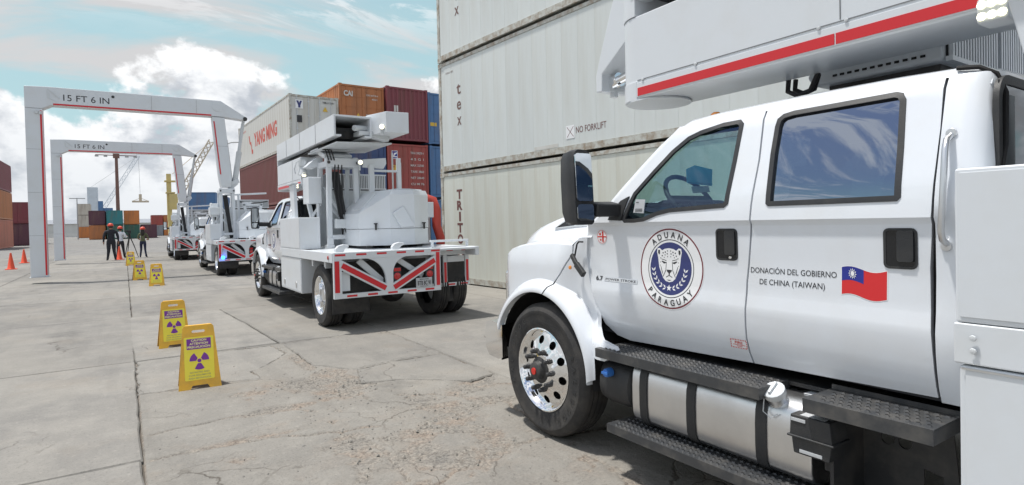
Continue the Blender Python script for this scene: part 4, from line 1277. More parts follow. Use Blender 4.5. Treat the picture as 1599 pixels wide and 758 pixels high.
def housing(parent):
    plan = [(.80, -3.62), (.80, -4.60), (1.24, -4.90), (1.66, -4.93), (2.06, -4.62), (2.06, -3.62)]
    def sec(z, k):
        return [(1.4 + (x - 1.4)*k, -4.2 + (y + 4.2)*k, z) for x, y in plan]
    mb = MB(); mb.loft([sec(1.20, .99), sec(1.475, .99)], True, True)
    lo = mb.build('housing_base', 'white_steel', parent)
    mb = MB()
    top = [(1.20, -3.62), (1.20, -4.60), (1.30, -4.86), (1.65, -4.89), (2.03, -4.60), (2.03, -3.62)]
    mid = [(x, y, 1.483) for x, y in plan]
    m2 = [(x, y, 1.74 if i < 2 else (2.05 if i != 2 else 2.05)) for i, (x, y) in enumerate(plan)]
    tp = [(x, y, 2.13) for x, y in top]
    mb.loft([mid, m2, tp], True, True)
    hs = mb.build('scanner_housing', 'white_steel', parent)
    mb = MB(); mb.prism([(1.35, -3.9), (2.0, -3.9), (1.98, -4.55), (1.65, -4.78), (1.4, -4.78)], 'z', 2.134, 2.155); mb.build('housing_lid', 'white_steel', hs, bevel=.006)
    mb = MB(); mb.add([(.86, -4.10, 1.80), (.86, -4.55, 1.80), (1.14, -4.55, 2.07), (1.14, -4.10, 2.07), (.845, -4.10, 1.815), (.845, -4.55, 1.815), (1.125, -4.55, 2.085), (1.125, -4.10, 2.085)], [(0, 1, 2, 3), (4, 5, 6, 7), (0, 1, 5, 4), (1, 2, 6, 5), (2, 3, 7, 6), (3, 0, 4, 7)])
    mb.build('sloped_hatch', 'white_steel', hs)
    for a, b in (((1.02, -4.77), (1, 0)), ((1.90, -4.76), (0, 1))):
        mb = MB(); mb.box(a[0] - .03, a[0] + .03, a[1] - .035, a[1] - .015, 1.555, 1.575); mb.box(a[0] - .008, a[0] + .012, a[1] - .045, a[1] - .005, 1.46, 1.575)
        mb.build('housing_latch', 'black_plastic', hs)
    mb = MB()                                                  # hooded cowl on the rear face
    mb.loft([[(1.27, -4.905, 1.74), (1.47, -4.917, 1.86), (1.64, -4.93, 1.52), (1.40, -4.912, 1.50)], [(1.27, -4.945, 1.735), (1.46, -4.94, 1.85), (1.64, -4.985, 1.515), (1.40, -4.995, 1.495)]], True, True)
    mb.build('rear_cowl', 'white_steel', hs, bevel=.006)
    mb = MB(); mb.box(2.065, 2.28, -4.40, -4.05, 1.66, 1.94); mb.build('side_duct', 'white_steel', hs, bevel=.006)
    mb = MB(); mb.tube([(2.12, -3.95, 2.02), (2.28, -4.0, 2.04), (2.42, -4.1, 1.98), (2.46, -4.15, 1.80), (2.43, -4.2, 1.50), (2.48, -4.25, 1.28), (2.50, -4.2, 1.17)], .085, 12)
    mb.build('red_hose', 'red_hose', parent, smooth=60)
    mb = MB(); mb.lathe([(.24, -.12), (.26, -.10), (.26, .10), (.24, .12)], (2.14, -3.95, 1.42), 'x', 24, True); mb.build('hose_drum', 'black_plastic', parent, smooth=40)
    for x in (.9, 1.2, 1.5, 1.8): 
        mb = MB(); mb.box(x, x + .10, -4.7, -3.7, 1.152, 1.20); mb.build('housing_skid', 'black_steel', hs)
    # rail posts and the small lamp beam behind the mast
    mb = MB()
    mb.bar((1.26, -4.0, 1.16), (1.26, -4.0, 2.62), .09, .07, (0, 1, 0)); mb.bar((1.78, -4.0, 1.16), (1.78, -4.0, 2.76), .075, .06, (0, 1, 0)); mb.bar((1.86, -3.86, 1.16), (1.86, -3.86, 2.70), .05, .05, (0, 1, 0))
    mb.bar((1.30, -4.0, 2.52), (1.76, -4.0, 2.52), .045, .04)
    mb.build('rail_posts', 'white_steel', parent, bevel=.006)
def folded_boom(parent, detail):
    # lower box lies over the cab, upper pair of channels above it
    xl, xr, zb, zt = .38, .80, 2.335, 2.875
    mb = MB()
    plan = [(xl, -2.60), (xr, -2.60), (xr, -.62)] + [(.59 + .21*math.cos(a), -.62 + .20*math.sin(a)) for a in [R(15 + 150*k/10) for k in range(11)]] + [(xl, -.62)]
    mb.prism(plan, 'z', zb, zt)
    lb = mb.build('lower_boom', 'white_steel', parent, smooth=30, bevel=.008)
    mb = MB(); mb.box(xl - .006, xl - .0005, -2.59, -.645, zb + .012, zb + .105); mb.build('boom_flange', 'white_steel', lb, bevel=.002)
    for y0, y1 in ((-1.925, -.655), (-2.58, -1.932)):
        mb = MB(); mb.box(xl - .0085, xl - .0062, y0, y1, zb + .018, zb + .070); mb.build('red_stripe', 'red_tape', lb)
    mb = MB()
    for y in (-.70, -1.12, -1.85, -1.98, -2.5): mb.lathe([(.010, -.006), (.008, -.012), (0, -.013)], (xl, y, zb + .118), 'x', 8)
    mb.build('flange_bolts', 'grey_steel', lb)
    mb = MB(); cp = [(x, y) for x, y in plan[2:]]
    mb.prism([(.59 + .218*math.cos(a), -.64 + .21*math.sin(a)) for a in [R(360*k/28) for k in range(28)]], 'z', zb - .012, zb - .002)
    mb.build('end_cap', 'white_steel', lb)
    mb = MB()
    mb.prism([(.59 + .216*math.cos(a), -.62 + .206*math.sin(a)) for a in [R(90 + 90*k/8) for k in range(9)]] + [(.374, -.645), (.60, -.645)], 'z', zb - .004, zb + .115)
    mb.build('end_band', 'white_steel', lb, bevel=.003)
    # upper channels, open underneath and at the rear
    def channel(x0, x1, y0, y1, z0, z1, t, name):
        m = MB(); m.box(x0, x0 + t, y0, y1, z0, z1); m.box(x1 - t, x1, y0, y1, z0, z1); m.box(x0 + t, x1 - t, y0, y1, z1 - t, z1); m.box(x0 + t, x1 - t, y1 - t, y1, z0, z1 - t)
        m.box(x0 + t, x0 + .12, y0, y1, z0, z0 + t); m.box(x1 - .12, x1 - t, y0, y1, z0, z0 + t)
        return m.build(name, 'white_steel', parent, bevel=.004)
    c1 = channel(.375, 1.00, -4.78, -.60, 2.985, 3.33, .03, 'upper_boom')
    mb = MB(); mb.box(.41, .97, -4.3, -.65, 3.02, 3.20); mb.build('boom_core', 'black_steel', c1)
    c2 = MB(); c2.prism([(1.16, -5.02), (1.54, -5.06), (1.54, -.9), (1.02, -.9), (1.02, -4.55)], 'z', 3.06, 3.40)
    c2 = c2.build('leg_boom', 'white_steel', parent, bevel=.006)
    mb = MB(); mb.box(1.03, 1.08, -4.4, -.95, 3.052, 3.0598); mb.build('red_stripe', 'red_tape', c2)
    mb = MB(); mb.bar((.96, -4.6, 3.08), (1.35, -4.5, 3.02), .22, .10); mb.tube([(.72, -4.72, 3.14), (1.0, -4.60, 3.16), (1.12, -4.50, 3.20)], .05, 10)
    mb.box(.80, 1.02, -4.74, -4.45, 3.03, 3.10); mb.build('elbow_linkage', 'grey_steel', parent, bevel=.008)
    mb = MB(); mb.add([(.42, -4.74, 2.90), (1.5, -4.4, 2.98), (1.5, -3.0, 2.98), (.42, -3.0, 2.90), (.42, -4.74, 2.875), (1.5, -4.4, 2.955), (1.5, -3.0, 2.955), (.42, -3.0, 2.875)], [(0, 1, 2, 3), (4, 5, 6, 7), (0, 1, 5, 4), (1, 2, 6, 5), (2, 3, 7, 6), (3, 0, 4, 7)])
    mb.build('boom_tray', 'grey_steel', parent)
    # knuckle and its cylinder in front of the boxes
    mb = MB()
    mb.prism([(.59 + .215*math.cos(a), -.62 + .205*math.sin(a)) for a in [R(-5 + 190*k/12) for k in range(13)]], 'z', zt + .003, 3.30)
    mb.build('knuckle', 'white_steel', parent, smooth=35)
    mb = MB(); mb.prism([(-.42, 3.40), (-.27, 3.40), (-.03, 2.80), (.02, 2.66), (.02, 2.53), (-.045, 2.53), (-.05, 2.66), (-.42, 2.92)], 'x', .62, .90)
    k = mb.build('knuckle_arm', 'white_steel', parent, bevel=.008)
    mb = MB(); mb.tube([(.74, -.02, 2.60), (.74, -.40, 2.66)], .035, 12); mb.tube([(.74, .0, 2.60), (.74, -.12, 2.62)], .055, 12); mb.build('cylinder_rod', 'chrome', k, smooth=40)
    mb = MB(); mb.tube([(.70, -.03, 2.56), (.86, -.03, 2.56)], .03, 10); mb.tube([(.76, -.03, 2.50), (.76, -.03, 2.54)], .03, 10); mb.build('rod_pin', 'grey_steel', k)
    mb = MB(); mb.tube([(.80, -1.44, 2.34), (.79, -1.44, 2.27), (.78, -1.50, 2.235), (.78, -1.58, 2.25), (.79, -1.62, 2.34)], .014, 8); mb.tube([(.84, -1.46, 2.34), (.83, -1.46, 2.28), (.82, -1.52, 2.245), (.82, -1.58, 2.26), (.83, -1.60, 2.34)], .014, 8)
    mb.build('hose_loop', 'cable', parent, smooth=60)
    mb = MB(); mb.bar((.42, -3.4, 2.905), (1.05, -3.4, 2.905), .5, .05); mb.bar((.75, -3.75, 2.77), (.75, -3.2, 2.93), .5, .08); mb.build('boom_saddle', 'white_steel', parent, bevel=.01)
    mb = MB(); mb.prism([(.30, 2.62), (.50, 2.80), (.60, 2.80), (.60, 2.66), (.42, 2.58)], 'y', -3.25, -3.0); mb.build('saddle_wing', 'white_steel', parent, bevel=.012)
    mb = MB(); mb.tube([(.33, -2.95, 2.66), (.33, -2.95, 2.78)], .07, 14); mb.tube([(.33, -2.95, 2.50), (.33, -2.95, 2.66)], [.10, .05], 14); mb.tube([(.30, -2.95, 2.76), (.22, -2.95, 2.74), (.18, -2.95, 2.60), (.20, -2.95, 2.52)], .012, 6)
    mb.build('beacon_bracket', 'grey_steel', parent, smooth=40)
    mb = MB(); mb.prism([(-2.63, 2.32), (-2.95, 2.32), (-3.02, 1.712), (-2.76, 1.712)], 'x', .15, .21); mb.box(.12, .24, -2.95, -2.60, 2.322, 2.36); mb.build('lamp_stay', 'white_steel', parent, bevel=.008)
    work_lamp(parent, (.33, -3.03, 2.50), (0, -1, -.1), .045)
    work_lamp(parent, (1.06, -4.02, 2.66), (0, -1, 0), .045)
    work_lamp(parent, (1.10, -4.98, 3.15), (-.3, -1, -.2), .045)
    mb = MB(); mb.prism([(1.12, 2.72), (1.55, 2.76), (1.56, 2.66), (1.50, 2.56), (1.12, 2.58)], 'y', -3.98, -3.90); mb.build('lamp_beam', 'white_steel', parent, bevel=.006)
    seam(c1, [((.3735, y, 2.99), (.3735, y, 3.325)) for y in (-1.5, -2.6, -3.7)])
    seam(lb, [((xl - .0012, -2.6, zb + .122), (xl - .0012, -.65, zb + .122)), ((xl - .0012, -1.95, zb + .13), (xl - .0012, -1.95, zt - .01))], w=.004)
    for k, (x, z) in enumerate(((.45, 2.93), (.50, 2.95), (.55, 2.92))):
        mb = MB(); mb.tube([(x + .10, -3.85, 2.70), (x + .02, -3.95, 2.86), (x - .02, -3.6, z), (x, -2.9, z), (x + .05, -2.4, z + .01)], .013, 6); mb.build('boom_hose', 'cable', parent, smooth=60)
    for k in range(3):
        mb = MB(); mb.tube([(.66 + .06*k, -3.84, 2.62), (.62 + .07*k, -3.90, 2.2 - .1*k), (.70 + .05*k, -3.86, 1.75), (.82 + .03*k, -3.90, 1.40), (.90, -3.8, 1.18)], .012, 6); mb.build('mast_cable', 'cable', parent, smooth=60)
    for z in (1.75, 2.1):
        mb = MB(); mb.bar((1.30, -4.0, z), (1.76, -4.0, z), .035, .035); mb.build('rail_rung', 'white_steel', parent)
    mb = MB(); mb.box(.62, .84, -3.92, -3.83, 1.50, 1.66); mb.build('valve_block', 'grey_steel', parent, bevel=.008)
    mb = MB(); mb.tube([(1.14, -3.7, 1.16), (1.14, -3.7, 2.5), (1.10, -3.7, 2.6)], .02, 8); mb.build('conduit', 'grey_steel', parent, smooth=50)
    mb = MB(); mb.tube([(1.95, -3.3, 1.16), (1.95, -3.3, 2.95)], .016, 6); mb.build('antenna', 'grey_steel', parent)
    # square work lamp under the boom, over the deck
    mb = MB(); mb.box(xl - .05, xl + .08, -2.59, -2.49, zb - .06, zb + .035); l = mb.build('flood_lamp', 'grey_steel', parent, bevel=.01)
    for i in range(3):
        for j in range(2):
            mb = MB(); mb.lathe([(.016, -.012), (.010, -.016), (0, -.017)], (xl - .042, -2.572 + i*.032, zb - .036 + j*.044), 'x', 10); mb.build('lamp_glass', 'work_light', l, smooth=40)
def seam(parent, pts, name='panel_seam', w=.006):
    for a, b in pts:
        mb = MB(); mb.bar(a, b, w, w); mb.build(name, 'seam_grey', parent)
def raised_gantry(parent):
    Y = -3.62; t = .20
    def pr(m, poly, y0, y1): m.prism(poly, 'y', y0, y1)
    mb = MB(); pr(mb, [(.17, 5.40), (.56, 5.40), (.74, 3.30), (.70, 2.98), (.40, 2.98), (.34, 3.30)], Y - t, Y + t)
    b = mb.build('gantry_boom', 'white_steel', parent, bevel=.01)
    mb = MB(); mb.add([(.205, Y - t - .004, 5.25), (.245, Y - t - .004, 5.25), (.405, Y - t - .004, 3.42), (.365, Y - t - .004, 3.42)], [(0, 1, 2, 3)]); mb.build('red_stripe', 'red_tape', b, fix=False)
    mb = MB(); pr(mb, [(-4.83, 5.92), (-4.30, 5.95), (.45, 5.97), (1.28, 5.45), (1.22, 5.36), (.62, 5.42), (-4.20, 5.40), (-4.42, 5.28), (-4.83, 5.28)], Y - t - .01, Y + t + .01)
    bm_ = mb.build('gantry_beam', 'white_steel', parent, bevel=.01)
    mb = MB(); yy = Y - t - .014
    mb.add([(-4.15, yy, 5.405), (.15, yy, 5.425), (.15, yy, 5.475), (-4.15, yy, 5.455)], [(0, 1, 2, 3)]); mb.build('red_stripe', 'red_tape', bm_, fix=False)
    mb = MB(); add_text(mb, '15 FT 6 IN', lambda u, v: (u, yy - .001, v), -3.90, -2.74, 5.56, .19, .0); mb.build('height_lettering', 'dark_ink', bm_, fix=False)
    mb = MB(); mb.lathe([(.045, 0), (.04, -.02), (0, -.02)], (-2.64, yy + .01, 5.80), 'y', 14); mb.build('beam_sensor', 'black_plastic', bm_)
    mb = MB(); mb.lathe([(.17, 0), (.165, -.02), (.14, -.025), (0, -.025)], (.34, yy + .01, 5.76), 'y', 28); mb.build('hub_cover', 'white_steel', bm_, smooth=35)
    mb = MB(); mb.lathe([(.075, .02), (.07, -.03), (0, -.03)], (1.22, Y - t, 5.40), 'y', 18); mb.build('tip_pin', 'black_steel', bm_, smooth=40)
    mb = MB(); pr(mb, [(-4.30, 5.85), (-4.22, 5.72), (-4.24, 5.62), (-4.05, 5.50), (-4.28, 5.60), (-4.30, 5.70)], yy - .006, yy + .002); pr(mb, [(-4.27, 5.90), (-3.98, 5.62), (-4.02, 5.60), (-4.28, 5.86)], yy - .008, yy + .002)
    mb.build('elbow_link', 'grey_steel', bm_)
    mb = MB(); pr(mb, [(-4.83, .21), (-4.83, 5.275), (-4.42, 5.275), (-4.42, .21)], Y - t, Y + t)
    lg = mb.build('gantry_leg', 'white_steel', parent, bevel=.008)
    mb = MB(); mb.add([(-4.475, Y - t - .004, .25), (-4.428, Y - t - .004, .25), (-4.428, Y - t - .004, 5.22), (-4.475, Y - t - .004, 5.22)], [(0, 1, 2, 3)])
    mb.add([(-4.416, Y - t + .12, .25), (-4.416, Y - t + .19, .25), (-4.416, Y - t + .19, 5.22), (-4.416, Y - t + .12, 5.22)], [(0, 1, 2, 3)])
    mb.build('red_stripe', 'red_tape', lg, fix=False)
    mb = MB(); mb.lathe([(.06, 0), (.05, -.04), (0, -.04)], (-4.56, Y - t, 5.16), 'y', 14); mb.box(-4.50, -4.43, Y - t - .03, Y - t - .001, 5.10, 5.20); mb.build('leg_hinge', 'grey_steel', lg)
    mb = MB(); mb.box(-4.86, -4.39, Y - t - .03, Y + t + .03, .185, .208); mb.build('foot_plate', 'grey_steel', lg, bevel=.004)
    seam(lg, [((-4.828, Y - t - .001, z), (-4.48, Y - t - .001, z)) for z in (1.45, 2.75, 4.05)])
    seam(bm_, [((x, Y - t - .011, 5.48), (x, Y - t - .011, 5.93)) for x in (-1.6, -.3)])
    seam(b, [((.27, Y - t - .001, 4.4), (.64, Y - t - .001, 4.4))])
    mb = MB(); mb.tube([(.75, Y - t + .05, 3.2), (.62, Y - t + .02, 4.6), (.50, Y - t + .05, 5.38)], .018, 6); mb.build('boom_cable', 'cable', b, smooth=60)
    mb = MB(); mb.tube([(1.20, Y, 5.36), (1.16, Y, 5.20)], .05, 12); mb.tube([(1.17, Y, 5.24), (1.0, Y, 4.15)], .055, 12); mb.tube([(1.02, Y, 4.25), (.86, Y, 3.22)], .09, 14)
    mb.build('hydraulic_cylinder', 'grey_steel', parent, smooth=40)
    mb = MB(); mb.bar((.70, Y, 3.12), (.98, Y, 3.22), .20, .14); mb.bar((.55, Y, 2.80), (.92, Y, 3.15), .12, .12); mb.build('cylinder_foot', 'white_steel', parent, bevel=.008)
    mb = MB(); mb.bar((.55, Y + .3, 2.72), (1.95, Y + .3, 2.80), .06, .06); mb.bar((1.0, Y + .3, 1.16), (1.0, Y + .3, 2.75), .07, .07, (0, 1, 0)); mb.bar((1.0, Y + .3, 1.2), (.70, Y + .3, 2.3), .06, .06)
    mb.bar((1.45, Y + .2, 1.16), (1.15, Y + .2, 2.4), .09, .09, (0, 1, 0)); mb.bar((1.45, Y + .2, 1.16), (1.75, Y + .2, 2.4), .09, .09, (0, 1, 0)); mb.bar((1.1, Y + .2, 2.4), (1.8, Y + .2, 2.4), .09, .12)
    mb.build('side_trestle', 'white_steel', parent, bevel=.008)
    mb = MB(); mb.tube([(1.0, Y + .3, 2.5), (1.3, Y + .2, 2.42), (1.7, Y + .1, 2.45), (1.95, Y + .1, 2.5)], .025, 7); mb.build('cable_run', 'cable', parent)
    mb = MB(); mb.box(.02, .42, Y - .15, Y + .3, 2.02, 2.28); mb.build('relay_box', 'white_steel', parent, bevel=.01)

def decals(parent_door_front, parent_door_rear):
    E0 = (-1.087, 1.258); RR = .236
    def em(off): return lambda u, v: Vector((.15 + dz(E0[1] + v*RR) - off, E0[0] - u*RR, E0[1] + v*RR))
    def fillp(mb, poly, off, cut=None):
        bm = panel_bm(poly, [], em(off), .12 if cut is None else cut)
        bm.verts.ensure_lookup_table()
        for i, v in enumerate(bm.verts): v.index = i
        mb.add([v.co[:] for v in bm.verts], [[v.index for v in f.verts] for f in bm.faces]); bm.free()
    def ring(mb, r0, r1, off):
        bm = panel_bm(circle(0, 0, r1, 64), [circle(0, 0, r0, 64)], em(off), .12)
        for i, v in enumerate(bm.verts): v.index = i
        mb.add([v.co[:] for v in bm.verts], [[v.index for v in f.verts] for f in bm.faces]); bm.free()
    mb = MB()
    W, MR, NV, DK_ = 0, 1, 2, 3
    mb.mi = W; fillp(mb, circle(0, 0, 1.0, 64), 0.00084)
    mb.mi = MR; ring(mb, .945, .982, 0.00126)
    mb.mi = DK_; ring(mb, .695, .715, 0.00126)
    mb.mi = NV; fillp(mb, circle(0, 0, .645, 64), 0.00126)
    mb.mi = DK_
    add_arc_text(mb, 'ADUANA', em(0.0024), .83, 128, 52, .145, offset=.022)
    add_arc_text(mb, 'PARAGUAY', em(0.0026), .83, 222, 318, .145, inward=True, offset=.022)
    # big cat's head
    def sym(pts): return pts + [(-x, y) for x, y in pts[::-1] if abs(x) > 1e-6]
    cx = -.03
    def T(p, k=1.0): return [(x + cx, y) for x, y in p]
    mb.mi = W
    head = sym([(0, .50), (.14, .48), (.22, .44), (.30, .50), (.37, .49), (.39, .40), (.36, .28), (.34, .14), (.32, .02), (.25, -.12), (.19, -.24), (.11, -.31), (0, -.335)])
    fillp(mb, T(head), 0.00168, .2)
    mb.mi = DK_
    for s in (1, -1):
        fillp(mb, T([(s*.29, .45), (s*.345, .45), (s*.355, .38), (s*.32, .33), (s*.295, .36)]), 0.0021)
        fillp(mb, T([(s*.10, .150), (s*.235, .185), (s*.245, .165), (s*.17, .115), (s*.115, .125)]), 0.0021)   # eye
        fillp(mb, T([(s*.09, .20), (s*.25, .235), (s*.25, .222), (s*.09, .182)]), 0.0021)                         # brow
        fillp(mb, T([(s*.085, .16), (s*.10, .16), (s*.115, -.04), (s*.20, -.20), (s*.185, -.21), (s*.10, -.05)]), 0.0021)
        fillp(mb, T([(s*.012, -.16), (s*.10, -.205), (s*.095, -.222), (s*.012, -.182)]), 0.0021)                  # mouth
        fillp(mb, T([(s*.26, .05), (s*.275, .05), (s*.235, -.09), (s*.20, -.15), (s*.19, -.145)]), 0.0021)
        for x, y, r in ((.05, .43, .016), (.12, .40, .020), (.06, .36, .018), (.13, .33, .016), (.19, .38, .018), (.22, .31, .018), (.05, .29, .014), (.16, .27, .013), (.27, .25, .014), (.28, .15, .012), (.29, .07, .012), (.14, -.02, 0.00378), (.17, -.07, 0.00378), (.15, -.11, 0.00378)):
            fillp(mb, T(circle(s*x, y, r, 8)), 0.0021)
    fillp(mb, T([(-.085, -.03), (.085, -.03), (.07, -.075), (.022, -.11), (.013, -.18), (-.013, -.18), (-.022, -.11), (-.07, -.075)]), 0.00218)
    fillp(mb, T([(-.08, -.275), (.08, -.275), (0, -.30)]), 0.0021)
    # two sprays and a star
    mb.mi = W
    star = []
    for k in range(10):
        a = R(90 + 36*k); r = .085 if k % 2 == 0 else .035
        star.append((cx + r*math.cos(a), -.475 + r*math.sin(a)))
    fillp(mb, star, 0.00168)
    for s in (1, -1):
        for k in range(6):
            a = R(-78 + 13.5*k) if s > 0 else R(258 - 13.5*k)
            c = Vector((cx + .50*math.cos(a), .50*math.sin(a) + .01)); tdir = Vector((-math.sin(a), math.cos(a)))*s
            out = Vector((math.cos(a), math.sin(a)))
            for q in (1, -1):
                d = (tdir*.8 + out*q*.55).normalized(); n = Vector((-d.y, d.x))
                p0 = c; fillp(mb, [tuple(p0), tuple(p0 + d*.055 + n*.022), tuple(p0 + d*.115), tuple(p0 + d*.055 - n*.022)], 0.00168)
    mb.build('emblem', ['white_ink', 'maroon_ink', 'navy_ink', 'dark_ink'], parent_door_front, fix=False)
    flat = lambda off: (lambda u, v: Vector((.15 + dz(v) - off, -u, v)))
    mb = MB()
    add_text(mb, 'DONACIÓN DEL GOBIERNO', flat(0.00126), 1.606, 2.030, 1.268, .027, 0.00252)
    mb.build('donation_lettering', 'dark_ink', parent_door_rear, fix=False)
    mb = MB()
    add_text(mb, 'DE CHINA (TAIWAN)', flat(0.00126), 1.655, 1.978, 1.213, .027, 0.00252)
    mb.build('donation_lettering', 'dark_ink', parent_door_rear, fix=False)
    # waving flag
    def fl(off):
        def f(u, v):
            yy = 2.052 + .182*u; zz = 1.196 + .118*v + .010*math.sin(u*6.0 + .4) - .006*u
            return Vector((.15 + dz(zz) - off, -yy, zz))
        return f
    mb = MB()
    def grid(u0, u1, v0, v1, off, n=14, m=8):
        f = fl(off)
        vs = [f(u0 + (u1 - u0)*i/n, v0 + (v1 - v0)*j/m) for i in range(n + 1) for j in range(m + 1)]
        mb.add(vs, [(i*(m + 1) + j, (i + 1)*(m + 1) + j, (i + 1)*(m + 1) + j + 1, i*(m + 1) + j + 1) for i in range(n) for j in range(m)])
    mb.mi = 2; grid(-.018, 1.018, -.025, 1.025, 0.00092)
    mb.mi = 0; grid(0, 1, 0, 1, 0.00134)
    mb.mi = 1; grid(0, .5, .5, 1, 0.00168)
    mb.mi = 2
    f = fl(.0032); c0 = (.25, .75)
    k = .118/.182
    mb.add([f(c0[0] + .062*math.cos(R(a))*k, c0[1] + .062*1.0*math.sin(R(a))*1.55) for a in range(0, 360, 20)], [list(range(18))])
    for q in range(12):
        a = R(30*q)
        def P(r, da): return f(c0[0] + r*k*math.cos(a + da), c0[1] + r*math.sin(a + da)*1.0*1.3)
        mb.add([P(.09, -.22), P(.155, 0), P(.09, .22)], [(0, 1, 2)])
    mb.build('flag_decal', ['red_ink', 'blue_ink', 'white_ink'], parent_door_rear, fix=False)
    # engine badge, round seal, fire label
    mb = MB(); b0, b1 = .452, .835
    mb.mi = 0
    def quad(mb, u0, u1, v0, v1, off):
        mp = flat(off); mb.add([mp(u0, v0), mp(u1, v0), mp(u1, v1), mp(u0, v1)], [(0, 1, 2, 3)])
    quad(mb, .535, .830, 1.148, 1.176, 0.00168); 
    mb.mi = 1; add_text(mb, 'POWER STROKE', flat(0.00231), .548, .818, 1.155, .014, .02)
    mb.mi = 2; add_text(mb, '6.7', flat(0.0021), .455, .520, 1.150, .028, .03)
    mb.build('engine_badge', ['chrome', 'dark_ink', 'dark_ink'], parent_door_front, fix=False)
    mb = MB(); c = (.515, 1.437)
    mp = flat(0.00126)
    def disc(r, off, n=28): 
        m2 = flat(off); mb.add([m2(c[0] + r*math.cos(2*PI*q/n), c[1] + r*math.sin(2*PI*q/n)) for q in range(n)], [list(range(n))])
    mb.mi = 0; disc(.047, 0.00105); 
    mb.mi = 1
    m2 = flat(.0024); n = 28
    mb.add([m2(c[0] + r*math.cos(2*PI*q/n), c[1] + r*math.sin(2*PI*q/n)) for r in (.041, .044) for q in range(n)], [(q, (q + 1) % n, n + (q + 1) % n, n + q) for q in range(n)])
    quad(mb, c[0] - .040, c[0] + .040, c[1] - .004, c[1] + .004, .0024); quad(mb, c[0] + .002, c[0] + .016, c[1] - .034, c[1] + .036, .0024)
    quad(mb, c[0] - .026, c[0] - .008, c[1] + .010, c[1] + .024, .0024); quad(mb, c[0] - .020, c[0] - .006, c[1] - .026, c[1] - .014, .0024)
    mb.build('round_seal', ['white_ink', 'hub_red'], parent_door_front, fix=False)
    mb = MB()
    mb.mi = 0; quad(mb, 1.475, 1.575, .868, .918, 0.00105)
    mb.mi = 1
    for q in range(10):
        u = 1.477 + q*.0098; quad(mb, u, u + .005, .911, .917, .0022); quad(mb, u, u + .005, .869, .875, .0022)
    for q in range(4):
        v = .876 + q*.0095; quad(mb, 1.476, 1.482, v, v + .005, .0022); quad(mb, 1.568, 1.574, v, v + .005, .0022)
    add_text(mb, 'FIRE', flat(.0022), 1.503, 1.548, .893, .013, .02); quad(mb, 1.490, 1.562, .886, .889, .0022); quad(mb, 1.512, 1.545, .879, .882, .0022)
    mb.build('fire_label', ['white_ink', 'hub_red'], parent_door_front, fix=False)
    # papers taped inside the glass and on the wheel
    mp = flat(-.006)
    mb = MB(); mb.mi = 0
    mb.add([mp(.806, 1.588), mp(.892, 1.582), mp(.893, 1.665), mp(.813, 1.670)], [(0, 1, 2, 3)])
    mb.mi = 1
    for q in range(4): quad(mb, .822, .880, 1.593 + q*.005, 1.5955 + q*.005, -.0045)
    quad(mb, .822, .845, 1.648, 1.652, -.0045)
    mb.build('window_notice', ['paper', 'dark_ink'], parent_door_front, fix=False)
def wheel_papers(parent):
    mb = MB(); mb.mi = 0
    mb.add([(.58, -.87, 1.775), (.82, -.88, 1.77), (.86, -.855, 1.87), (.70, -.84, 1.895), (.60, -.85, 1.865)], [(0, 1, 2, 3, 4)])
    mb.add([(.57, -.885, 1.77), (.80, -.895, 1.755), (.82, -.885, 1.775), (.58, -.88, 1.78)], [(0, 1, 2, 3)])
    mb.mi = 1
    mb.add([(.60, -.90, 1.705), (.76, -.91, 1.715), (.76, -.90, 1.755), (.60, -.89, 1.75)], [(0, 1, 2, 3)])
    mb.build('wheel_cover_papers', ['paper_blue', 'paper'], parent, fix=False)

def make_truck(root, detail):
    undercarriage(root, detail)
    cab(root, detail)
    hood(root)
    for side in (0, 1):
        front_wheel(root, side, detail and side == 0)
        rear_wheels(root, side)
    deck(root)
    roof_unit(root)
    housing(root)
    ds = [c for c in root.children if c.name.split('.')[0] == 'door']
    decals(ds[0], ds[1])
    wheel_papers(root)
TR = 'scanner trucks parked in line'
t1 = empty('scanner_truck', (2.45, 3.38, 0), 0, 'white crew-cab truck in the near foreground, round big-cat emblem on its front door', 'truck', TR)
make_truck(t1, True)
t2 = copy_tree(t1); t2.location = (2.45, 14.1, 0)
t2['label'] = 'white scanner truck with folded boom seen from its tailboard, ahead of the foreground truck'
t3 = copy_tree(t1); t3.location = (2.45, 26.3, 0)
t3['label'] = 'scanner truck with raised gantry and a blue strobe lit on its tail'
t4 = copy_tree(t1); t4.location = (2.02, 38.8, 0)
t4['label'] = 'farthest scanner truck with raised gantry, first in the line'
for t in (t3, t4):                                   # the raised gantry leaves no housing lid lamps; posts differ
    for c in list(t.children):
        if c.name.split('.')[0] in ('rail_posts', 'red_hose'): bpy.data.objects.remove(c)
for i, t in enumerate((t1, t3)):
    before = set(t.children)
    if i == 0:
        mast(t, .55, 1.06, 2.76); folded_boom(t, True)
        new = [c for c in t.children if c not in before]
        for c in new: copy_tree(c, t2)
    else:
        mast(t, .36, .78, 2.95); raised_gantry(t)
        new = [c for c in t.children if c not in before]
        for c in new: copy_tree(c, t4)
for c in list(t4.children):
    pass
mb = MB(); mb.tube([(.12, -5.86, .62), (.12, -5.90, .62)], .055, 14)
mb.build('strobe_lamp', 'blue_strobe', t3)
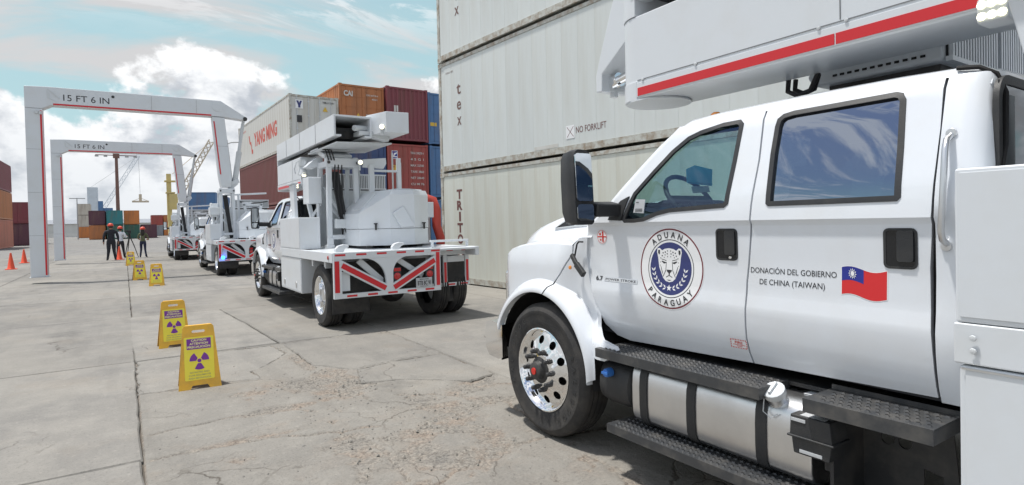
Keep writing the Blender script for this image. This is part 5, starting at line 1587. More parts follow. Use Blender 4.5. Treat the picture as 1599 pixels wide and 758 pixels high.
# ------------------------------------------------------------------ shipping containers
CW = 2.438
def paint(name, c, dirt=(0.16, 0.10, 0.07), amt=.55, rough=.5, lo=.48, hi=.78):
    weathered(name, c, dirt, amt, 2.2, rough, streak=True, vary=.03, lo=lo, hi=hi)
weathered('reefer_panel', (.63, .665, .655), (.47, .455, .39), .42, 2.6, .45, streak=True, vary=.025, lo=.42, hi=.78)
weathered('reefer_cream', (.65, .675, .62), (.45, .40, .30), .45, 2.8, .5, streak=True, vary=.03, lo=.40, hi=.76)
weathered('reefer_frame', (.52, .53, .49), (.24, .16, .09), .8, 6, .55, lo=.42, hi=.66)
weathered('reefer_white', (.60, .60, .57), (.35, .30, .22), .5, 2.4, .5, streak=True, vary=.02)
paint('c_maroon', (.20, .045, .058)); paint('c_darkred', (.19, .06, .055)); paint('c_red', (.33, .065, .055))
paint('c_orange', (.42, .155, .055)); paint('c_blue', (.075, .17, .34)); paint('c_navy', (.035, .065, .17))
paint('c_teal', (.03, .20, .22)); paint('c_green', (.03, .115, .085)); paint('c_plum', (.10, .035, .055))
paint('c_salmon', (.50, .18, .12)); paint('c_rust', (.46, .17, .06)); paint('c_brightorange', (.55, .19, .05)); paint('c_grey', (.25, .27, .30)); paint('c_pale', (.52, .48, .42))
principled('tex_ink', (.17, .10, .085), .6); principled('triton_ink', (.16, .06, .055), .6); principled('ym_red', (.55, .07, .04), .5); principled('faded_white', (.60, .58, .55), .6); principled('warn_yellow', (.65, .42, .05), .5)
_ct = {}
principled('lamp_dark', (.22, .22, .19), .8)
def corrugated(x, L, z0, z1, depth, y0=.10):
    """wall in the y-z plane at x, ribs pressed in by depth"""
    pts = []; y = y0; p = .278
    while y < L - y0 - p*.5:
        pts += [(x, y), (x, y + .085), (x + depth, y + .135), (x + depth, y + .225)]; y += p
    pts += [(x, L - y0)]
    m = MB(); m.loft([[(a, b, z0) for a, b in pts], [(a, b, z1) for a, b in pts]]); return m
def cont_parts(L, H, kind):
    key = (L, H, kind)
    if key in _ct: return _ct[key]
    P = []
    fr = MB()
    for x in (0, CW):
        s = 1 if x == 0 else -1
        a, b = sorted((x, x + s*.06)); fr.box(a, b, .12, L - .12, .03, .16); fr.box(a, b, .12, L - .12, H - .10, H - .025)
        for y in (0, L):
            t = 1 if y == 0 else -1
            p, q = sorted((x + s*.004, x + s*.11)); r, u = sorted((y + t*.004, y + t*.11)); fr.box(p, q, r, u, .12, H - .12)
    for y in (0, L):
        t = 1 if y == 0 else -1
        r, u = sorted((y + t*.006, y + t*.09)); fr.box(.12, CW - .12, r, u, .03, .15); fr.box(.12, CW - .12, r, u, H - .12, H - .025)
    fr.box(.062, CW - .062, .13, L - .13, .10, .13)
    P.append(('frame', fr.build('frame', 'white_ink', bevel=0).data, 'frame', None))
    rf = MB(); rf.box(.062, CW - .062, .092, L - .092, H - .045, H - .03); P.append(('roof', rf.build('roof', 'white_ink').data, 'body', None))
    cc = MB(); cc.box(0, .162, 0, .178, 0, .118); cm = cc.build('corner_casting', 'white_ink').data
    for x in (-.003, CW - .159):
        for y in (-.003, L - .175):
            for z in (.0, H - .118): P.append(('corner_casting', cm, 'frame', (x, y, z)))
    if kind == 'reefer':
        pw = (L - .24)/26
        pm = MB(); pm.box(0, .03, .0011, pw - .0011, .165, H - .105); pd = pm.build('panel', 'white_ink', bevel=0).data
        for k in range(26): P.append(('panel', pd, 'body', (.016, .12 + k*pw, 0)))
        for k in range(26): P.append(('panel', pd, 'body', (CW - .046, .12 + k*pw, 0)))
        bw = MB(); bw.box(.07, CW - .07, .10, L - .10, .17, H - .11); P.append(('core', bw.build('core', 'white_ink').data, 'core', None))
    else:
        for x, d in ((.018, .036), (CW - .018, -.036)):
            w = corrugated(x, L, .16, H - .10, d); P.append(('side_wall', w.build('side_wall', 'white_ink', fix=False).data, 'body', None))
    if kind == 'blind':                                   # the end facing the camera is the plain corrugated bulkhead
        w = MB(); pts = []; x = .11
        while x < CW - .25: pts += [(x, .02), (x + .09, .02), (x + .12, .065), (x + .21, .065)]; x += .25
        pts += [(CW - .11, .02)]
        w.loft([[(a, b, .15) for a, b in pts], [(a, b, H - .12) for a, b in pts]]); P.append(('end_wall', w.build('end_wall', 'white_ink', fix=False).data, 'body', None))
    else:
        for k in range(2):
            d = MB(); x0 = .115 + k*1.108; x1 = x0 + 1.10; z0, z1 = .16, H - .13
            d.box(x0, x1, .035, .065, z0, z1)
            rows = 5 if kind != 'reefer' else 1
            if rows > 1:
                for r in range(rows):
                    a = z0 + (z1 - z0)*r/rows; d.box(x0 + .02, x1 - .02, .022, .0348, a + .02, a + (z1 - z0)/rows - .08)
            P.append(('door', d.build('door', 'white_ink').data, 'body', None))
            for q in (.26, .82):
                rd = MB(); rd.tube([(x0 + q, .012, z0 - .05), (x0 + q, .012, z1 + .05)], .017, 7)
                for zz in (.25, .95, 1.6, H - .35): rd.box(x0 + q - .05, x0 + q + .05, .002, .034, zz, zz + .05)
                P.append(('lock_rod', rd.build('lock_rod', 'white_ink').data, 'rod', ('door', k)))
    w = MB(); w.box(.115, CW - .115, L - .06, L - .02, .15, H - .12); P.append(('back_wall', w.build('back_wall', 'white_ink').data, 'body', None))
    for ob in [o for o in bpy.data.objects if o.parent is None and o.name.split('.')[0] in ('frame', 'roof', 'corner_casting', 'panel', 'core', 'side_wall', 'end_wall', 'door', 'lock_rod', 'back_wall') and not o.children]:
        bpy.data.objects.remove(ob)
    _ct[key] = P
    return P
_cm = {}
def colour_mesh(me, mat):
    k = (me.name, mat)
    if k not in _cm:
        c = me.copy(); c.materials.clear(); c.materials.append(M[mat]); _cm[k] = c
    return _cm[k]
def container(loc, rz, L, H, kind, mat, label, group=None, frame=None, core='lamp_dark', simple=False):
    root = empty('shipping_container', loc, rz, label, 'container', group)
    doors = []
    for name, me, role, arg in cont_parts(L, H, kind):
        if simple and name in ('lock_rod', 'corner_casting'): continue
        mm = {'body': mat, 'frame': frame or mat, 'core': core, 'rod': 'grey_steel' if kind == 'reefer' else mat}[role]
        par = root
        if isinstance(arg, tuple) and arg[0] == 'door': par = doors[arg[1]]
        ob = mesh_obj(name, colour_mesh(me, mm), par)
        if isinstance(arg, tuple) and arg[0] != 'door': ob.location = arg
        if name == 'door': doors.append(ob)
    return root
def side_map(off=.0): return lambda L: (lambda u, v: (.014 - off, L - u, v))
L40, L20 = 12.192, 6.058
# near stack: three refrigerated boxes, their long side to the camera
NB = (7.97, 1.73); NA = R(4.6)
G1 = 'white reefer containers stacked beside the trucks'
n1 = container((*NB, .0), NA, L40, 2.86, 'reefer', 'reefer_cream', 'cream white container on the ground, bottom of the tall white stack behind the foreground truck', G1, 'reefer_frame')
n2 = container((NB[0] + .02, NB[1] + .03, 2.872), NA, L40, 2.86, 'reefer', 'reefer_panel', 'pale grey container with the NO FORKLIFT warning, middle of the tall white stack', G1, 'reefer_frame')
n3 = container((NB[0] - .01, NB[1] - .02, 5.744), NA, L40, 2.86, 'reefer', 'reefer_panel', 'pale grey container cut off by the picture top, uppermost of the tall white stack', G1, 'reefer_frame')
def vertical_word(parent, word, u, z_top, z_bot, w, mat, name, bold=.03):
    mb = MB(); n = len(word); h = (z_top - z_bot)/n
    for i, ch in enumerate(word):
        vs, fs, tw, th = text2d(ch, bold)
        z0 = z_top - h*(i + 1) + h*.10
        ww = w*(.35 if ch == 'I' else 1)
        lo = min(v[1] for v in vs); hh = th - min(0, lo)
        k = h*.80/ (0.72 if ch.isupper() else .72)
        mb.add([(.0125, u + ww/2 - ww*x/tw, z0 + y*k) for x, y in vs], fs)
    mb.build(name, mat, parent, fix=False)
vertical_word(n1, 'TRITON', 11.32, 2.42, .72, .25, 'triton_ink', 'lettering', .045)
vertical_word(n2, 'tex', 11.25, 5.15 - 2.872, 3.98 - 2.872, .19, 'tex_ink', 'lettering', .015)
vertical_word(n3, 'tex', 11.25, 7.85 - 5.744, 6.72 - 5.744, .19, 'tex_ink', 'lettering', .015)
mb = MB(); add_text(mb, 'NO FORKLIFT', lambda u, v: (.0125, 7.10 - u, v), 0, .80, .385, .125, .0); mb.build('warning_lettering', 'triton_ink', n2, fix=False)
mb = MB(); mb.box(.010, .0135, 7.14, 7.38, .30, .56); pn = mb.build('warning_sign', 'white_ink', n2)
mb = MB()
def wq(a, b, c, d): mb.add([(.0115, 7.38 - a, .30 + c), (.0115, 7.38 - b, .30 + c), (.0115, 7.38 - b, .30 + d), (.0115, 7.38 - a, .30 + d)], [(0, 1, 2, 3)])
mb.v = []; wq(.04, .10, .06, .16); wq(.09, .11, .06, .22); wq(.11, .20, .05, .07); wq(.14, .20, .10, .16)
for a, b in (((.03, .03), (.21, .23)), ((.21, .03), (.03, .23))):
    mb.bar((.0105, 7.38 - a[0], .30 + a[1]), (.0105, 7.38 - b[0], .30 + b[1]), .012, .002, (1, 0, 0))
mb.build('warning_symbol', 'triton_ink', pn, fix=False)
mb = MB(); mb.box(.0095, .0135, 7.62, 8.36, .175, .245); mb.build('repair_patch', 'reefer_white', n2)
mb = MB(); add_text(mb, 'TXGU 881', lambda u, v: (.0125, 11.85 - u, v), 0, .36, 2.52, .05, .0); mb.build('serial_lettering', 'tex_ink', n2, fix=False)
# stack beyond, doors towards the camera
YB = 29.5; RA_ = R(2.0); dx, dy = math.cos(RA_), math.sin(RA_)
G2 = 'containers stacked behind the second truck'
def slot(k, z, extra=0.0): return (6.80 + k*2.51*dx, YB + k*2.51*dy + extra, z)
container(slot(0, 0), RA_, L40, 2.70, 'dry', 'c_darkred', 'dark red container on the ground, two below the white one with big red letters', G2)
c = container(slot(0, 2.71), RA_, L40, 2.65, 'dry', 'c_darkred', 'dull red corrugated container directly under the white one with big red letters', G2)
ym = container(slot(0, 5.37), RA_, L40, 2.65, 'reefer', 'reefer_white', 'white container with big red letters along its side, on top of a red one', G2, 'reefer_frame')
mb = MB(); add_text(mb, 'YANG MING', lambda u, v: (.0125, 7.75 - u, v), 0, 5.3, .98, .74, .042)
mb.prism([(8.1, .85), (8.35, .85), (8.55, 1.35), (8.8, 1.35), (8.95, 1.75), (9.2, 1.75), (9.0, 1.30), (8.6, 1.1), (8.45, .6), (8.15, .6)], 'x', .0105, .0125)
add_text(mb, 'YM REEFER', lambda u, v: (.0125, 11.2 - u, v), 0, 1.3, 2.12, .10, .0)
mb.build('lettering', 'ym_red', ym, fix=False)
mb = MB(); fm = lambda off: (lambda u, v: (u, .0005 - off, v))
mb.mi = 0; mb.box(.30, .66, -.006, .0, 1.95, 2.37)
mb.mi = 1; mb.add([(x, -.008, z) for x, z in ((.34, 2.33), (.45, 2.33), (.48, 2.22), (.52, 2.33), (.62, 2.33), (.535, 2.10), (.535, 1.99), (.43, 1.99), (.43, 2.10))], [(0, 1, 2, 3, 4, 5, 6, 7, 8)])
mb.mi = 2; mb.add([(x, -.008, z) for x, z in ((1.62, 1.90), (1.88, 1.90), (1.75, 2.14))], [(0, 1, 2)])
mb.mi = 3; mb.box(.36, .60, -.006, 0, 1.28, 1.62); add_text(mb, 'YMLU 5391', fm(.008), 1.62, 2.2, 2.30, .09)
mb.build('door_markings', ['white_ink', 'navy_ink', 'warn_yellow', 'dark_ink'], ym, fix=False)
container(slot(1, 0), RA_, L40, 2.90, 'dry', 'c_red', 'red container at ground level under the navy one, doors towards the trucks', G2)
container(slot(1, 2.95), RA_, L40, 2.90, 'dry', 'c_navy', 'navy blue container in the middle row below the orange one', G2)
oc = container(slot(1, 5.95, .1), RA_, L40, 2.90, 'dry', 'c_orange', 'orange brown container with white letters on its doors, top of its stack', G2)
mb = MB(); add_text(mb, 'CAI', fm(.014), .24, .72, 2.28, .26, .04); add_text(mb, 'CAIU 827106 4', fm(.014), 1.45, 2.1, 2.36, .09); add_text(mb, '45G1', fm(.014), 1.75, 2.05, 2.16, .09)
for r in range(4): add_text(mb, 'MAX WT 32500 KG', fm(.014), 1.42, 2.2, 1.32 - r*.22, .085)
mb.build('lettering', 'faded_white', oc, fix=False)
mb = MB(); mb.add([(x, -.012, z) for x, z in ((.88, 1.22), (1.10, 1.22), (.99, 1.44))], [(0, 1, 2)]); mb.build('warning_triangle', 'warn_yellow', oc, fix=False)
container(slot(2, 0), RA_, L40, 2.90, 'dry', 'c_maroon', 'maroon container at ground level of the far stack, beside the red hose', G2)
rc = container(slot(2, 3.02), RA_, L40, 2.90, 'dry', 'c_red', 'red container with a small blue and white sign on its door, below the maroon one', G2)
mb = MB()
mb.mi = 0; mb.box(.26, .60, .004, .010, 2.06, 2.50); mb.mi = 1; mb.box(.285, .575, .001, .0035, 2.09, 2.47); mb.mi = 0
mb.add([(x, -.001, z) for x, z in ((.30, 2.15), (.38, 2.36), (.56, 2.42), (.56, 2.36), (.44, 2.28), (.40, 2.20), (.56, 2.20), (.56, 2.14))], [(0, 1, 2, 3, 4, 5, 6, 7)])
mb.mi = 2; mb.box(.30, .56, .004, .010, 1.42, 1.72); mb.mi = 3
for r, t in enumerate(('TRHU 398278 4', '4 5 G 1', 'MAX 32500', 'TARE 3860', 'NET 28640', 'CU M 76')): add_text(mb, t, fm(.014), 1.35, 2.15, 2.36 - r*.34, .12, .01)
mb.build('door_markings', ['white_ink', 'blue_ink', 'warn_yellow', 'faded_white'], rc, fix=False)
mc = container(slot(2, 6.06, -.1), RA_, L40, 2.90, 'blind', 'c_maroon', 'maroon ribbed container, top of its stack beside the orange one', G2)
mb = MB(); mb.box(.42, .52, .0, .010, 1.55, 1.88); mb.box(.56, .66, .0, .010, 1.55, 1.88); mb.build('data_plates', 'faded_white', mc)
container(slot(3, 0), RA_, L40, 2.90, 'dry', 'c_blue', 'blue container at ground level, last of the far row', G2)
container(slot(3, 3.0, -.1), RA_, L40, 2.90, 'dry', 'c_blue', 'blue container half hidden by the white stack, middle row', G2)
bc = container(slot(3, 6.0), RA_, L40, 2.90, 'dry', 'c_blue', 'blue container half hidden by the white stack, topmost, with a yellow plate', G2)
mb = MB(); mb.box(.12, .52, .004, .012, 1.02, 1.22); mb.build('door_plate', 'warn_yellow', bc)
# far stacks across the yard
G3 = 'distant containers across the yard'
FY = 128.0
def far(x, y, z, mat, label, H=2.59, L=L40, rz=0.0, kind='dry'): return container((x, y, z), rz, L, H, kind, mat, label, G3, simple=True)
fx = -5.3
far(fx, FY, 0, 'c_rust', 'orange container on the ground below the plum one, left of the suited man')
far(fx, FY, 2.62, 'c_plum', 'dark plum container on top of an orange one, left of the suited man')
far(fx + 2.65, FY - 1, 0, 'c_green', 'dark green container below the teal one')
far(fx + 2.65, FY - 1, 2.62, 'c_teal', 'teal container at the middle of the distant row')
far(fx + 5.2, FY, 0, 'c_green', 'green container below the distant bright orange one')
far(fx + 5.2, FY, 2.62, 'c_brightorange', 'bright orange container on top of a green one, right of the floodlight mast')
far(fx + 7.95, FY + 1, 0, 'c_plum', 'single dark red container behind the woman in the red helmet')
far(-8.9, 165, 0, 'c_brightorange', 'small orange container low at the far left of the distant row', L=L20)
far(-8.9, 165, 2.62, 'c_pale', 'pale container above the small distant orange one', L=L20)
far(-8.9, 165, 5.24, 'c_pale', 'pale weathered container, top of the farthest stack', L=L20)
far(5.6, 170, 0, 'c_grey', 'grey blue container low beside the farthest truck', L=L20)
far(5.6, 170, 2.62, 'c_red', 'dull red container on a grey one beside the farthest truck', L=L20)
far(8.2, 170, 0, 'c_brightorange', 'distant orange container right beside the farthest truck, ground level', L=L20)
far(8.2, 170, 2.62, 'c_rust', 'distant rust orange container beside the farthest truck, upper', L=L20)
far(-11.75, 90, 0, 'c_plum', 'dark plum container on the ground at the left edge of the yard')
far(-11.75, 90, 2.62, 'c_maroon', 'maroon container stacked on a dark one at the left edge')
far(-14.3, 90, 0, 'c_navy', 'navy container behind the maroon pair at the left edge')
far(-14.3, 90, 2.62, 'c_navy', 'upper navy container behind the maroon pair at the left edge')
far(-12.45, 70, 0, 'c_salmon', 'salmon pink container cut by the left picture edge, bottom of three', 2.9)
far(-12.45, 70, 2.92, 'c_rust', 'orange container cut by the left picture edge, middle of three', 2.9)
far(-12.45, 70, 5.84, 'c_maroon', 'maroon container cut by the left picture edge, top of three', 2.9)
far(5.35, 66, 0, 'c_blue', 'blue container behind the third truck, ground level', 2.59, L40, R(-14))
far(5.35, 66, 2.62, 'c_blue', 'blue container behind the third truck, upper', 2.59, L40, R(-14))
# ------------------------------------------------------------------ caution boards, cones
weathered('sign_yellow', (.80, .45, .04), (.42, .27, .08), .55, 9, .45)
principled('label_yellow', (.86, .73, .06), .4); principled('purple_ink', (.19, .03, .30), .45); principled('label_cream', (.85, .80, .35), .5); principled('label_grey', (.45, .40, .15), .5)
weathered('cone_orange', (.78, .085, .03), (.45, .08, .05), .35, 8, .5)
SIGN = None
def caution_board(loc, rz, label):
    global SIGN
    if SIGN is not None:
        c = copy_tree(SIGN); c.location = loc; c.rotation_euler = (0, 0, rz); c['label'] = label; return c
    root = empty('caution_board', loc, rz, label, 'caution sign', 'yellow radiation caution boards')
    H = .60; lean = .115
    out = [(-.185, 0), (-.085, 0), (-.065, .035), (.065, .035), (.085, 0), (.185, 0), (.135, H - .02), (.12, H), (-.12, H), (-.135, H - .02)]
    slot_ = rrect(-.058, .058, H - .075, H - .045, .014)
    for s, nm in ((-1, 'front_board'), (1, 'rear_board')):
        mp = lambda u, v: Vector((u, s*(lean*(1 - v/H) + .012), v))
        b = panel(nm, out, [slot_], mp, 'sign_yellow', root, cut=None, rim=(0, -s*.022, 0))
        def fm(off): return lambda u, v: (u, s*(lean*(1 - v/H) + .012) + s*off, v)
        if s == -1:
            mb = MB()
            def quad(p, off): mb.add([fm(off)(*q) for q in p], [list(range(len(p)))])
            mb.mi = 0; quad(rrect(-.128, .128, .085, .492, .012), .002)
            mb.mi = 1; quad(rrect(-.105, .105, .375, .475, .003), .003)
            cxx, cyy = 0, .265
            for a0 in (30, 150, 270):
                pts = [(cxx + .028*math.cos(R(a0 - 30)), cyy + .028*math.sin(R(a0 - 30)))] + [(cxx + .085*math.cos(R(a0 - 30 + 6*k)), cyy + .085*math.sin(R(a0 - 30 + 6*k))) for k in range(11)] + [(cxx + .028*math.cos(R(a0 + 30)), cyy + .028*math.sin(R(a0 + 30)))]
                quad(pts, .003)
            quad(circle(cxx, cyy, .018, 16), .003)
            mb.mi = 2
            for i, t in enumerate(('CAUTION', 'ATTENTION', 'PRECAUCIÓN')):
                w = (.066, .080, .098)[i]; add_text(mb, t, fm(.004), -w, w, .449 - i*.031, .020, .03)
            mb.mi = 3
            for i, t in enumerate(('RESTRICTED AREA', 'ZONE RÉGLEMENTÉE', 'ÁREA RESTRINGIDA')):
                w = (.085, .095, .098)[i]; add_text(mb, t, fm(.003), -w, w, .150 - i*.027, .015, .02)
            mb.build('warning_label', ['label_yellow', 'purple_ink', 'label_cream', 'label_grey'], b, fix=False)
    mb = MB(); mb.tube([(-.11, 0, H - .006), (.11, 0, H - .006)], .013, 8); mb.build('hinge', 'sign_yellow', root)
    SIGN = root
    return root
caution_board((.575, 6.50, 0), R(-3), 'nearest yellow caution board, in front of the broken concrete')
caution_board((.505, 8.95, 0), R(2), 'yellow caution board just behind the nearest one and partly hidden by it')
caution_board((.70, 18.9, 0), R(-4), 'yellow caution board right of the far trio, nearest the third truck')
caution_board((.345, 21.5, 0), R(6), 'yellow caution board in the middle of the far trio')
caution_board((.18, 30.6, 0), R(3), 'farthest yellow caution board, nearest to the people')
cone0 = None
for x, y, lab in ((-4.05, 32.3, 'orange traffic cone at the left, nearer of the two beside the gantry leg'), (-4.30, 38.4, 'orange traffic cone at the left, farther of the two beside the gantry leg'), (-.27, 37.2, 'orange traffic cone at the feet of the man in the dark suit')):
    if cone0 is None:
        cone0 = empty('traffic_cone', (x, y, 0), 0, lab, 'traffic cone', 'orange traffic cones')
        mb = MB(); mb.lathe([(.145, .03), (.13, .045), (.03, .70), (.022, .705)], (0, 0, 0), 'z', 24, True); mb.build('cone_body', 'cone_orange', cone0, smooth=40)
        mb = MB(); mb.prism(rrect(-.19, .19, -.19, .19, .04), 'z', 0, .032); mb.build('cone_base', 'cone_orange', cone0, bevel=.005)
    else:
        c = copy_tree(cone0); c.location = (x, y, 0); c['label'] = lab; c.rotation_euler = (0, 0, .3)
# ------------------------------------------------------------------ people, seen from behind
principled('suit_dark', (.018, .020, .028), .8); principled('skin', (.34, .19, .13), .6); principled('shirt_white', (.68, .72, .78), .8); principled('jeans', (.022, .030, .065), .85); principled('trousers', (.02, .021, .027), .85)
principled('camo', (.13, .14, .075), .85); principled('hair_dark', (.02, .015, .012), .6); principled('helmet_red', (.62, .07, .035), .35); principled('shoe', (.012, .012, .013), .5)
def person(label, loc, rz, J, scale, mats, hair=None, helmet=True):
    """J: joints of the pose; the body is grown from them as one skinned surface"""
    root = empty('person', loc, rz, label, 'person')
    V, E, RD = [], [], []
    idx = {}
    def pt(n, p, r):
        idx[n] = len(V); V.append(Vector(p)*scale); RD.append(r*scale); return idx[n]
    for n, p, r, par in J:
        pt(n, p, r)
        if par: E.append((idx[par], idx[n]))
    for s in ('l', 'r'):                                      # palms with five short fingers
        w = Vector(J[[j[0] for j in J].index('hand_' + s)][1]); e = Vector(J[[j[0] for j in J].index('wrist_' + s)][1])
        d = (w - e).normalized(); side = d.cross(Vector((1, 0, 0)))
        if side.length < .2: side = d.cross(Vector((0, 0, 1)))
        side.normalize()
        for k, ln in enumerate((.065, .078, .085, .078, .06)):
            o = side*((k - 2)*.019)
            if k == 0:
                a = w - d*.02 + side*(-.045); b = a + (d*.6 - side*.5).normalized()*.05
            else:
                a = w + d*.03 + o; b = a + d*ln*.9
            pt('f%s%da' % (s, k), a, .0095); E.append((idx['hand_' + s], idx['f%s%da' % (s, k)]))
            pt('f%s%db' % (s, k), b, .008); E.append((idx['f%s%da' % (s, k)], idx['f%s%db' % (s, k)]))
    me = bpy.data.meshes.new('body'); me.from_pydata([tuple(v) for v in V], E, [])
    ob = bpy.data.objects.new('body_skeleton', me); col.objects.link(ob)
    md = ob.modifiers.new('skin', 'SKIN')
    for i, sv in enumerate(me.skin_vertices[0].data):
        sv.radius = (RD[i], RD[i]); sv.use_root = (i == 0)
    sub = ob.modifiers.new('sub', 'SUBSURF'); sub.levels = 2; sub.render_levels = 2
    bpy.context.view_layer.update()
    m2 = bpy.data.meshes.new_from_object(ob.evaluated_get(bpy.context.evaluated_depsgraph_get()))
    bpy.data.objects.remove(ob)
    names = ('skin', mats['top'], mats['legs'], 'shoe', mats.get('sleeve', mats['top']))
    m2.materials.clear()
    for n in names: m2.materials.append(M[n])
    hip = Vector(J[0][1]).z*scale; neck = [Vector(j[1]).z for j in J if j[0] == 'neck'][0]*scale
    hl = [Vector(j[1])*scale for j in J if j[0].startswith('hand_')]; el = [Vector(j[1])*scale for j in J if j[0].startswith('elbow_')]
    for p in m2.polygons:
        c = p.center; k = 1
        if c.z > neck + .02*scale: k = 0
        elif any((c - h).length < .10*scale for h in hl): k = 0
        elif c.z < .085*scale: k = 3
        elif c.z < hip + mats.get('waist', 0.02)*scale: k = 2
        if k == 1 and any((c - h).length < mats.get('bare', 0) for h in hl): k = 0
        p.material_index = k; p.use_smooth = True
    mesh_obj('body', m2, root)
    hc = [Vector(j[1]) for j in J if j[0] == 'head'][0]*scale
    if helmet:
        mb = MB()
        mb.lathe([(.150, -.005), (.152, .0), (.128, .006), (.126, .04), (.112, .085), (.075, .122), (.03, .138), (0, .140)], hc + Vector((0, .01, .045*scale)), 'z', 24)
        mb.tube([hc + Vector((0, -.12, .09)), hc + Vector((0, -.07, .165)), hc + Vector((0, 0, .187)), hc + Vector((0, .07, .165)), hc + Vector((0, .12, .09))], .014, 6)
        mb.build('helmet', 'helmet_red', root, smooth=50)
    if hair:
        mb = MB()
        secs = []
        for z, w, d in ((.04, .098, .10), (-.05, .105, .11), (-.14, .11, .09), (-.26, .105, .07), (-.36, .075, .05), (-.40, .03, .03)):
            secs.append([hc + Vector((w*math.cos(2*PI*k/12), -.025 + d*.9*math.sin(2*PI*k/12) - (.03 if z < -.1 else 0), z)) for k in range(12)])
        mb.loft(secs, True, True); mb.build('hair', 'hair_dark', root, smooth=60)
    else:
        mb = MB(); mb.lathe([(.097, -.06), (.104, .0), (.104, .05)], hc + Vector((0, -.012, .0)), 'z', 16); mb.build('hair', 'hair_dark', root, smooth=60)
    f = MB(); f.mi = 0                                         # face, turned away from the camera
    f.loft([[hc + Vector((.015*math.cos(a), .098, -.01 + .03*math.sin(a))) for a in (0, 1.57, 3.14, 4.71)], [hc + Vector((.006*math.cos(a), .122, -.018 + .008*math.sin(a))) for a in (0, 1.57, 3.14, 4.71)]], True, True)
    for s in (-1, 1):
        f.lathe([(.0, -.012), (.028, 0), (0, .012)], hc + Vector((s*.100, 0, -.01)), 'x', 8)
    f.mi = 1
    for s in (-1, 1): f.box(hc.x + s*.036 - .012, hc.x + s*.036 + .012, hc.y + .094, hc.y + .102, hc.z + .012, hc.z + .022)
    f.mi = 2; f.box(hc.x - .024, hc.x + .024, hc.y + .090, hc.y + .099, hc.z - .060, hc.z - .052)
    f.build('face', ['skin', 'hair_dark', 'helmet_red'], root, smooth=40)
    return root
def pose(arm_l, arm_r, leg=.10, foot=.13, stride=0.0, sh=.20, bulk=1.0, hipw=.10):
    J = [('pelvis', (0, 0, .97), .135*bulk, None), ('waist', (0, .0, 1.10), .125*bulk, 'pelvis'), ('chest', (0, .0, 1.30), .145*bulk, 'waist'), ('upper', (0, -.005, 1.42), .115*bulk, 'chest'), ('neck', (0, 0, 1.52), .055, 'upper'), ('skull', (0, .01, 1.60), .075, 'neck'), ('head', (0, .015, 1.665), .100, 'skull'), ('crown', (0, .01, 1.73), .085, 'head')]
    for s, k, arm in (('l', -1, arm_l), ('r', 1, arm_r)):
        J += [('shoulder_' + s, (k*sh, 0, 1.43), .075*bulk, 'upper'), ('elbow_' + s, arm[0], .052*bulk, 'shoulder_' + s), ('wrist_' + s, arm[1], .036, 'elbow_' + s), ('hand_' + s, arm[2], .036, 'wrist_' + s)]
        y = stride*k
        J += [('hip_' + s, (k*hipw, 0, .90), .105*bulk, 'pelvis'), ('knee_' + s, (k*(hipw + .01), y*.5 + .01, .50), .068*bulk, 'hip_' + s), ('ankle_' + s, (k*foot, y, .09), .048, 'knee_' + s), ('heel_' + s, (k*foot, y - .03, .045), .042, 'ankle_' + s), ('toe_' + s, (k*(foot + .025), y + .15, .035), .034, 'ankle_' + s)]
    return J
A_l = ((-.29, -.02, 1.16), (-.30, .05, .93), (-.295, .07, .85)); A_r = ((.29, -.02, 1.16), (.30, .05, .93), (.295, .07, .85))
person('man in a dark suit and red helmet seen from behind, arms at his sides', (-.60, 36.4, 0), R(4), pose(A_l, A_r, bulk=1.12, sh=.215, foot=.16), 1.05, dict(top='suit_dark', legs='suit_dark', waist=-.2))
person('person in a white shirt and red helmet working a video camera', (-.22, 39.2, 0), R(-24), pose(((-.27, .10, 1.20), (-.14, .32, 1.25), (-.08, .38, 1.28)), ((.29, .06, 1.18), (.22, .30, 1.24), (.18, .37, 1.27)), stride=.16, foot=.12), .97, dict(top='shirt_white', legs='trousers', bare=.2))
person('woman in a red helmet, patterned top and jeans with long dark hair', (.83, 38.6, 0), R(-12), pose(((-.27, .04, 1.18), (-.20, .22, 1.08), (-.14, .28, 1.12)), ((.28, .03, 1.18), (.24, .20, 1.06), (.18, .27, 1.08)), foot=.17, stride=-.08, bulk=.9, sh=.175), .93, dict(top='camo', legs='jeans', bare=.24), hair=True)
tp = empty('video_camera_tripod', (.22, 39.6, 0), 0, 'black video camera on a tripod beside the person in a white shirt', 'camera tripod')
for k in range(3):
    a = R(90 + 120*k + 20); mb = MB(); mb.tube([(0, 0, 1.25), (.22*math.cos(a), .22*math.sin(a), .62), (.40*math.cos(a), .40*math.sin(a), 0.0)], [.03, .024, .016], 8); mb.build('leg', 'black_steel', tp)
mb = MB(); mb.tube([(0, 0, 1.2), (0, 0, 1.36)], .05, 10); mb.tube([(0, 0, 1.32), (-.2, -.30, 1.18)], .012, 6); mb.build('pan_head', 'black_steel', tp)
mb = MB(); mb.box(-.08, .08, -.20, .20, 1.37, 1.55); mb.tube([(0, .20, 1.47), (0, .36, 1.47)], [.055, .075], 14); mb.bar((0, -.15, 1.62), (0, .18, 1.62), .03, .03); mb.box(-.20, -.08, -.16, -.02, 1.46, 1.56); mb.build('camera_body', 'black_plastic', tp, bevel=.01)
